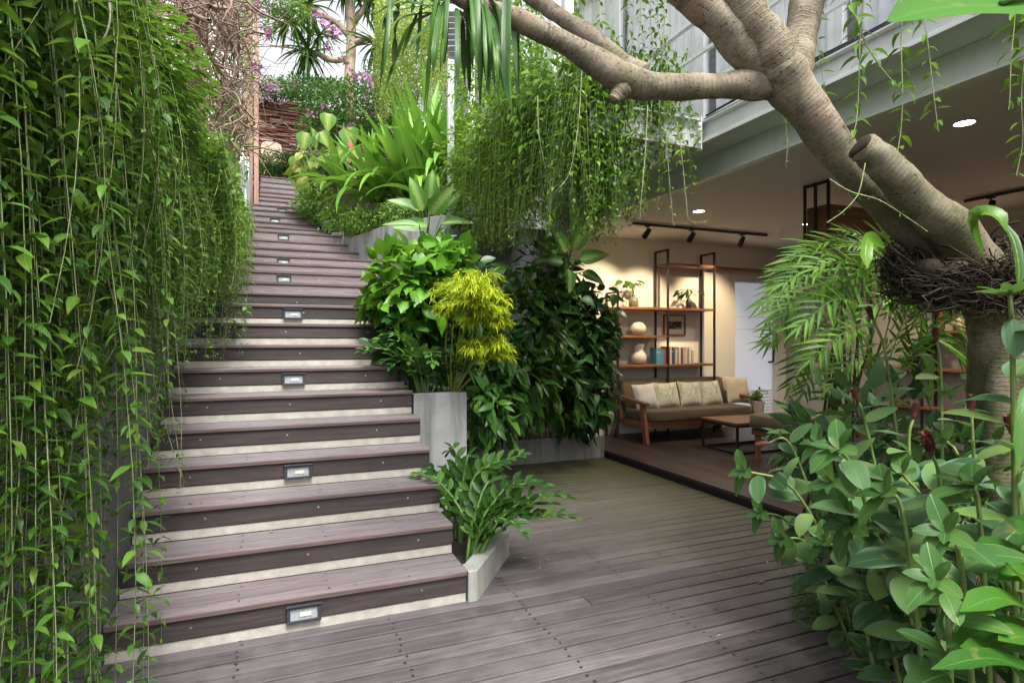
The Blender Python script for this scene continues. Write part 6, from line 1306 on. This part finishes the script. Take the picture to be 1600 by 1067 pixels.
# bamboo palm
r = plant('bamboo_palm', (3.5, 3.15, 0), 'feathery bamboo palm with slender dark canes at the edge of the lounge', 'palm'); S, C_, Lf = MB(), MB(), MB(); rn = np.random.RandomState(118)
canes = []
for i in range(13):
    bx, by = 3.5+rn.uniform(-.2, .25), 2.95+rn.uniform(-.25, .25); x, y = rn.uniform(1285, 1420), rn.uniform(420, 560); t_ = at(x, y, 3.9+rn.uniform(-.25, .3)); C_.tube(spline([(bx, by, -.02), (np.array([bx, by, 0])+t_)/2+rn.normal(0, .03, 3), t_], 12), np.linspace(.013, .008, 12), 7); canes.append(t_)
FR = [((1360, 520), (1350, 440), (1330, 410), (1275, 420), 3.3), ((1380, 540), (1400, 450), (1395, 410), (1350, 400), 3.3), ((1350, 560), (1330, 480), (1300, 470), (1250, 510), 3.2), ((1390, 560), (1420, 480), (1440, 455), (1490, 480), 3.2), ((1370, 600), (1350, 530), (1320, 520), (1270, 560), 3.1), ((1400, 600), (1430, 540), (1460, 530), (1510, 570), 3.2), ((1340, 480), (1320, 420), (1295, 405), (1230, 440), 3.3), ((1370, 470), (1380, 400), (1365, 385), (1330, 385), 3.5), ((1330, 470), (1290, 430), (1240, 425), (1190, 475), 3.9), ((1320, 450), (1280, 405), (1235, 430), (1200, 500), 3.8), ((1330, 560), (1290, 510), (1240, 520), (1198, 535), 3.7), ((1350, 480), (1330, 420), (1290, 395), (1242, 400), 3.8), ((1350, 470), (1340, 400), (1310, 375), (1262, 390), 3.9), ((1370, 480), (1375, 410), (1350, 372), (1320, 362), 3.8), ((1390, 480), (1400, 420), (1390, 385), (1370, 362), 3.7), ((1350, 540), (1330, 520), (1290, 520), (1262, 560), 3.5), ((1390, 520), (1420, 470), (1455, 460), (1500, 490), 3.6), ((1380, 500), (1410, 450), (1440, 430), (1470, 470), 3.7), ((1400, 540), (1430, 510), (1470, 520), (1500, 560), 3.6), ((1340, 600), (1310, 560), (1280, 570), (1256, 610), 3.9), ((1360, 520), (1380, 470), (1400, 450), (1440, 505), 3.4), ((1370, 560), (1400, 530), (1430, 540), (1455, 590), 3.4), ((1340, 500), (1310, 460), (1270, 455), (1225, 490), 3.5), ((1360, 450), (1365, 395), (1340, 380), (1300, 380), 4.0), ((1340, 430), (1310, 390), (1280, 400), (1240, 450), 4.0), ((1340, 590), (1370, 560), (1410, 565), (1440, 610), 3.5), ((1355, 470), (1350, 420), (1335, 430), (1310, 490), 3.4), ((1420, 520), (1440, 470), (1420, 430), (1375, 440), 3.5), ((1440, 540), (1420, 480), (1380, 470), (1330, 520), 3.3), ((1300, 520), (1270, 470), (1235, 470), (1205, 530), 3.6), ((1340, 520), (1320, 440), (1290, 440), (1255, 490), 3.4), ((1400, 500), (1380, 430), (1350, 420), (1300, 450), 3.6), ((1320, 600), (1290, 545), (1260, 550), (1236, 600), 3.8), ((1300, 420), (1270, 380), (1240, 410), (1215, 450), 3.9), ((1430, 560), (1460, 500), (1490, 510), (1520, 560), 3.5), ((1350, 620), (1370, 580), (1340, 560), (1300, 600), 3.4), ((1395, 470), (1420, 420), (1450, 410), (1490, 440), 3.9)]
for (a, b_, c, d, D) in FR:
    q = spline([at(*a, D+.1), at(*b_, D), at(*c, D-.05), at(*d, D-.1)], 14); pinnate(S, Lf, q, .004, 12, .20, T_PIN, .125, .2, .95, .35, rn, up=(0, -.6, 1), vee=.18)
C_.build('canes', M['stem_dark'], r, smooth=True); finish_plant(r, Lf, S, 'palm', 'stem_green', 'leaves', 'frond_stems')

# leaf litter on the deck and steps
rn = np.random.RandomState(130); Lf = MB()
for i in range(150):
    k = rn.rand()
    if k < .45: p = np.array([rn.uniform(1.6, 3.7), rn.uniform(2.2, 6.3), .006]) if rn.rand() < .4 else onz(rn.uniform(1120, 1330), rn.uniform(830, 1000), .006)
    elif k < .75: p = np.array([1.5+abs(rn.normal(0, .25)), rn.uniform(3.3, 6.3), .006])
    else: n_ = rn.randint(0, 9); p = np.array([-.70+abs(rn.normal(0, .22)) if rn.rand() < .6 else rn.uniform(-.6, .98), SY[n_]+rn.uniform(.02, .26), (n_+1)*RISE+.006])
    a = rn.uniform(0, 6.28); Lf.leaves(T_LA, p[None], (math.cos(a), math.sin(a), rn.uniform(-.05, .15)), (rn.normal(0, .2), rn.normal(0, .2), 1), rn.uniform(.018, .05), None, rn.uniform(-.6, .6))
o = Lf.build('fallen_leaves', M['dry'], smooth=True); o['kind'] = 'stuff'; o['label'] = 'small dry fallen leaves scattered over the deck and steps'
EXPO = 1.58
# ------------------------------------------------------------------ sky, sun, camera
w = bpy.data.worlds.new('World'); SC.world = w; w.use_nodes = True; nt = w.node_tree; bg = nt.nodes['Background']
sky = nt.nodes.new('ShaderNodeTexSky'); sky.sky_type = 'NISHITA'; sky.sun_disc = False; sky.sun_elevation = math.radians(60); sky.sun_rotation = math.radians(172); sky.dust_density = 4.0; sky.air_density = 1.2; sky.ozone_density = 1
hs = nt.nodes.new('ShaderNodeHueSaturation'); hs.inputs['Saturation'].default_value = .14; nt.links.new(sky.outputs[0], hs.inputs['Color']); nt.links.new(hs.outputs[0], bg.inputs[0]); bg.inputs[1].default_value = .12
S_ = bpy.data.lights.new('sun', 'SUN'); S_.energy = 2.1; S_.angle = math.radians(22); S_.color = (1, .97, .93); so = bpy.data.objects.new('sun', S_); COL.objects.link(so)
el, rot = sky.sun_elevation, sky.sun_rotation
sd = Vector((math.sin(rot)*math.cos(el), math.cos(rot)*math.cos(el), math.sin(el))); so.rotation_euler = sd.to_track_quat('Z', 'Y').to_euler()
cam = bpy.data.cameras.new('camera'); co = bpy.data.objects.new('camera', cam); COL.objects.link(co); SC.camera = co
co.location = (0, 0, EYE); co.rotation_euler = (math.radians(90), 0, -YAW); cam.sensor_width = 36; cam.lens = 36*FPX/1600; cam.clip_start = .05; cam.clip_end = 400; cam.shift_y = -.5/1600
SC.view_settings.view_transform = 'Standard'; SC.view_settings.look = 'None'; SC.view_settings.exposure = EXPO; SC.view_settings.gamma = 1
SC.cycles.max_bounces = 8; SC.cycles.diffuse_bounces = 4; SC.cycles.transparent_max_bounces = 12; SC.cycles.sample_clamp_indirect = 6; SC.cycles.use_denoising = True
SC.cycles.caustics_reflective = False; SC.cycles.caustics_refractive = False
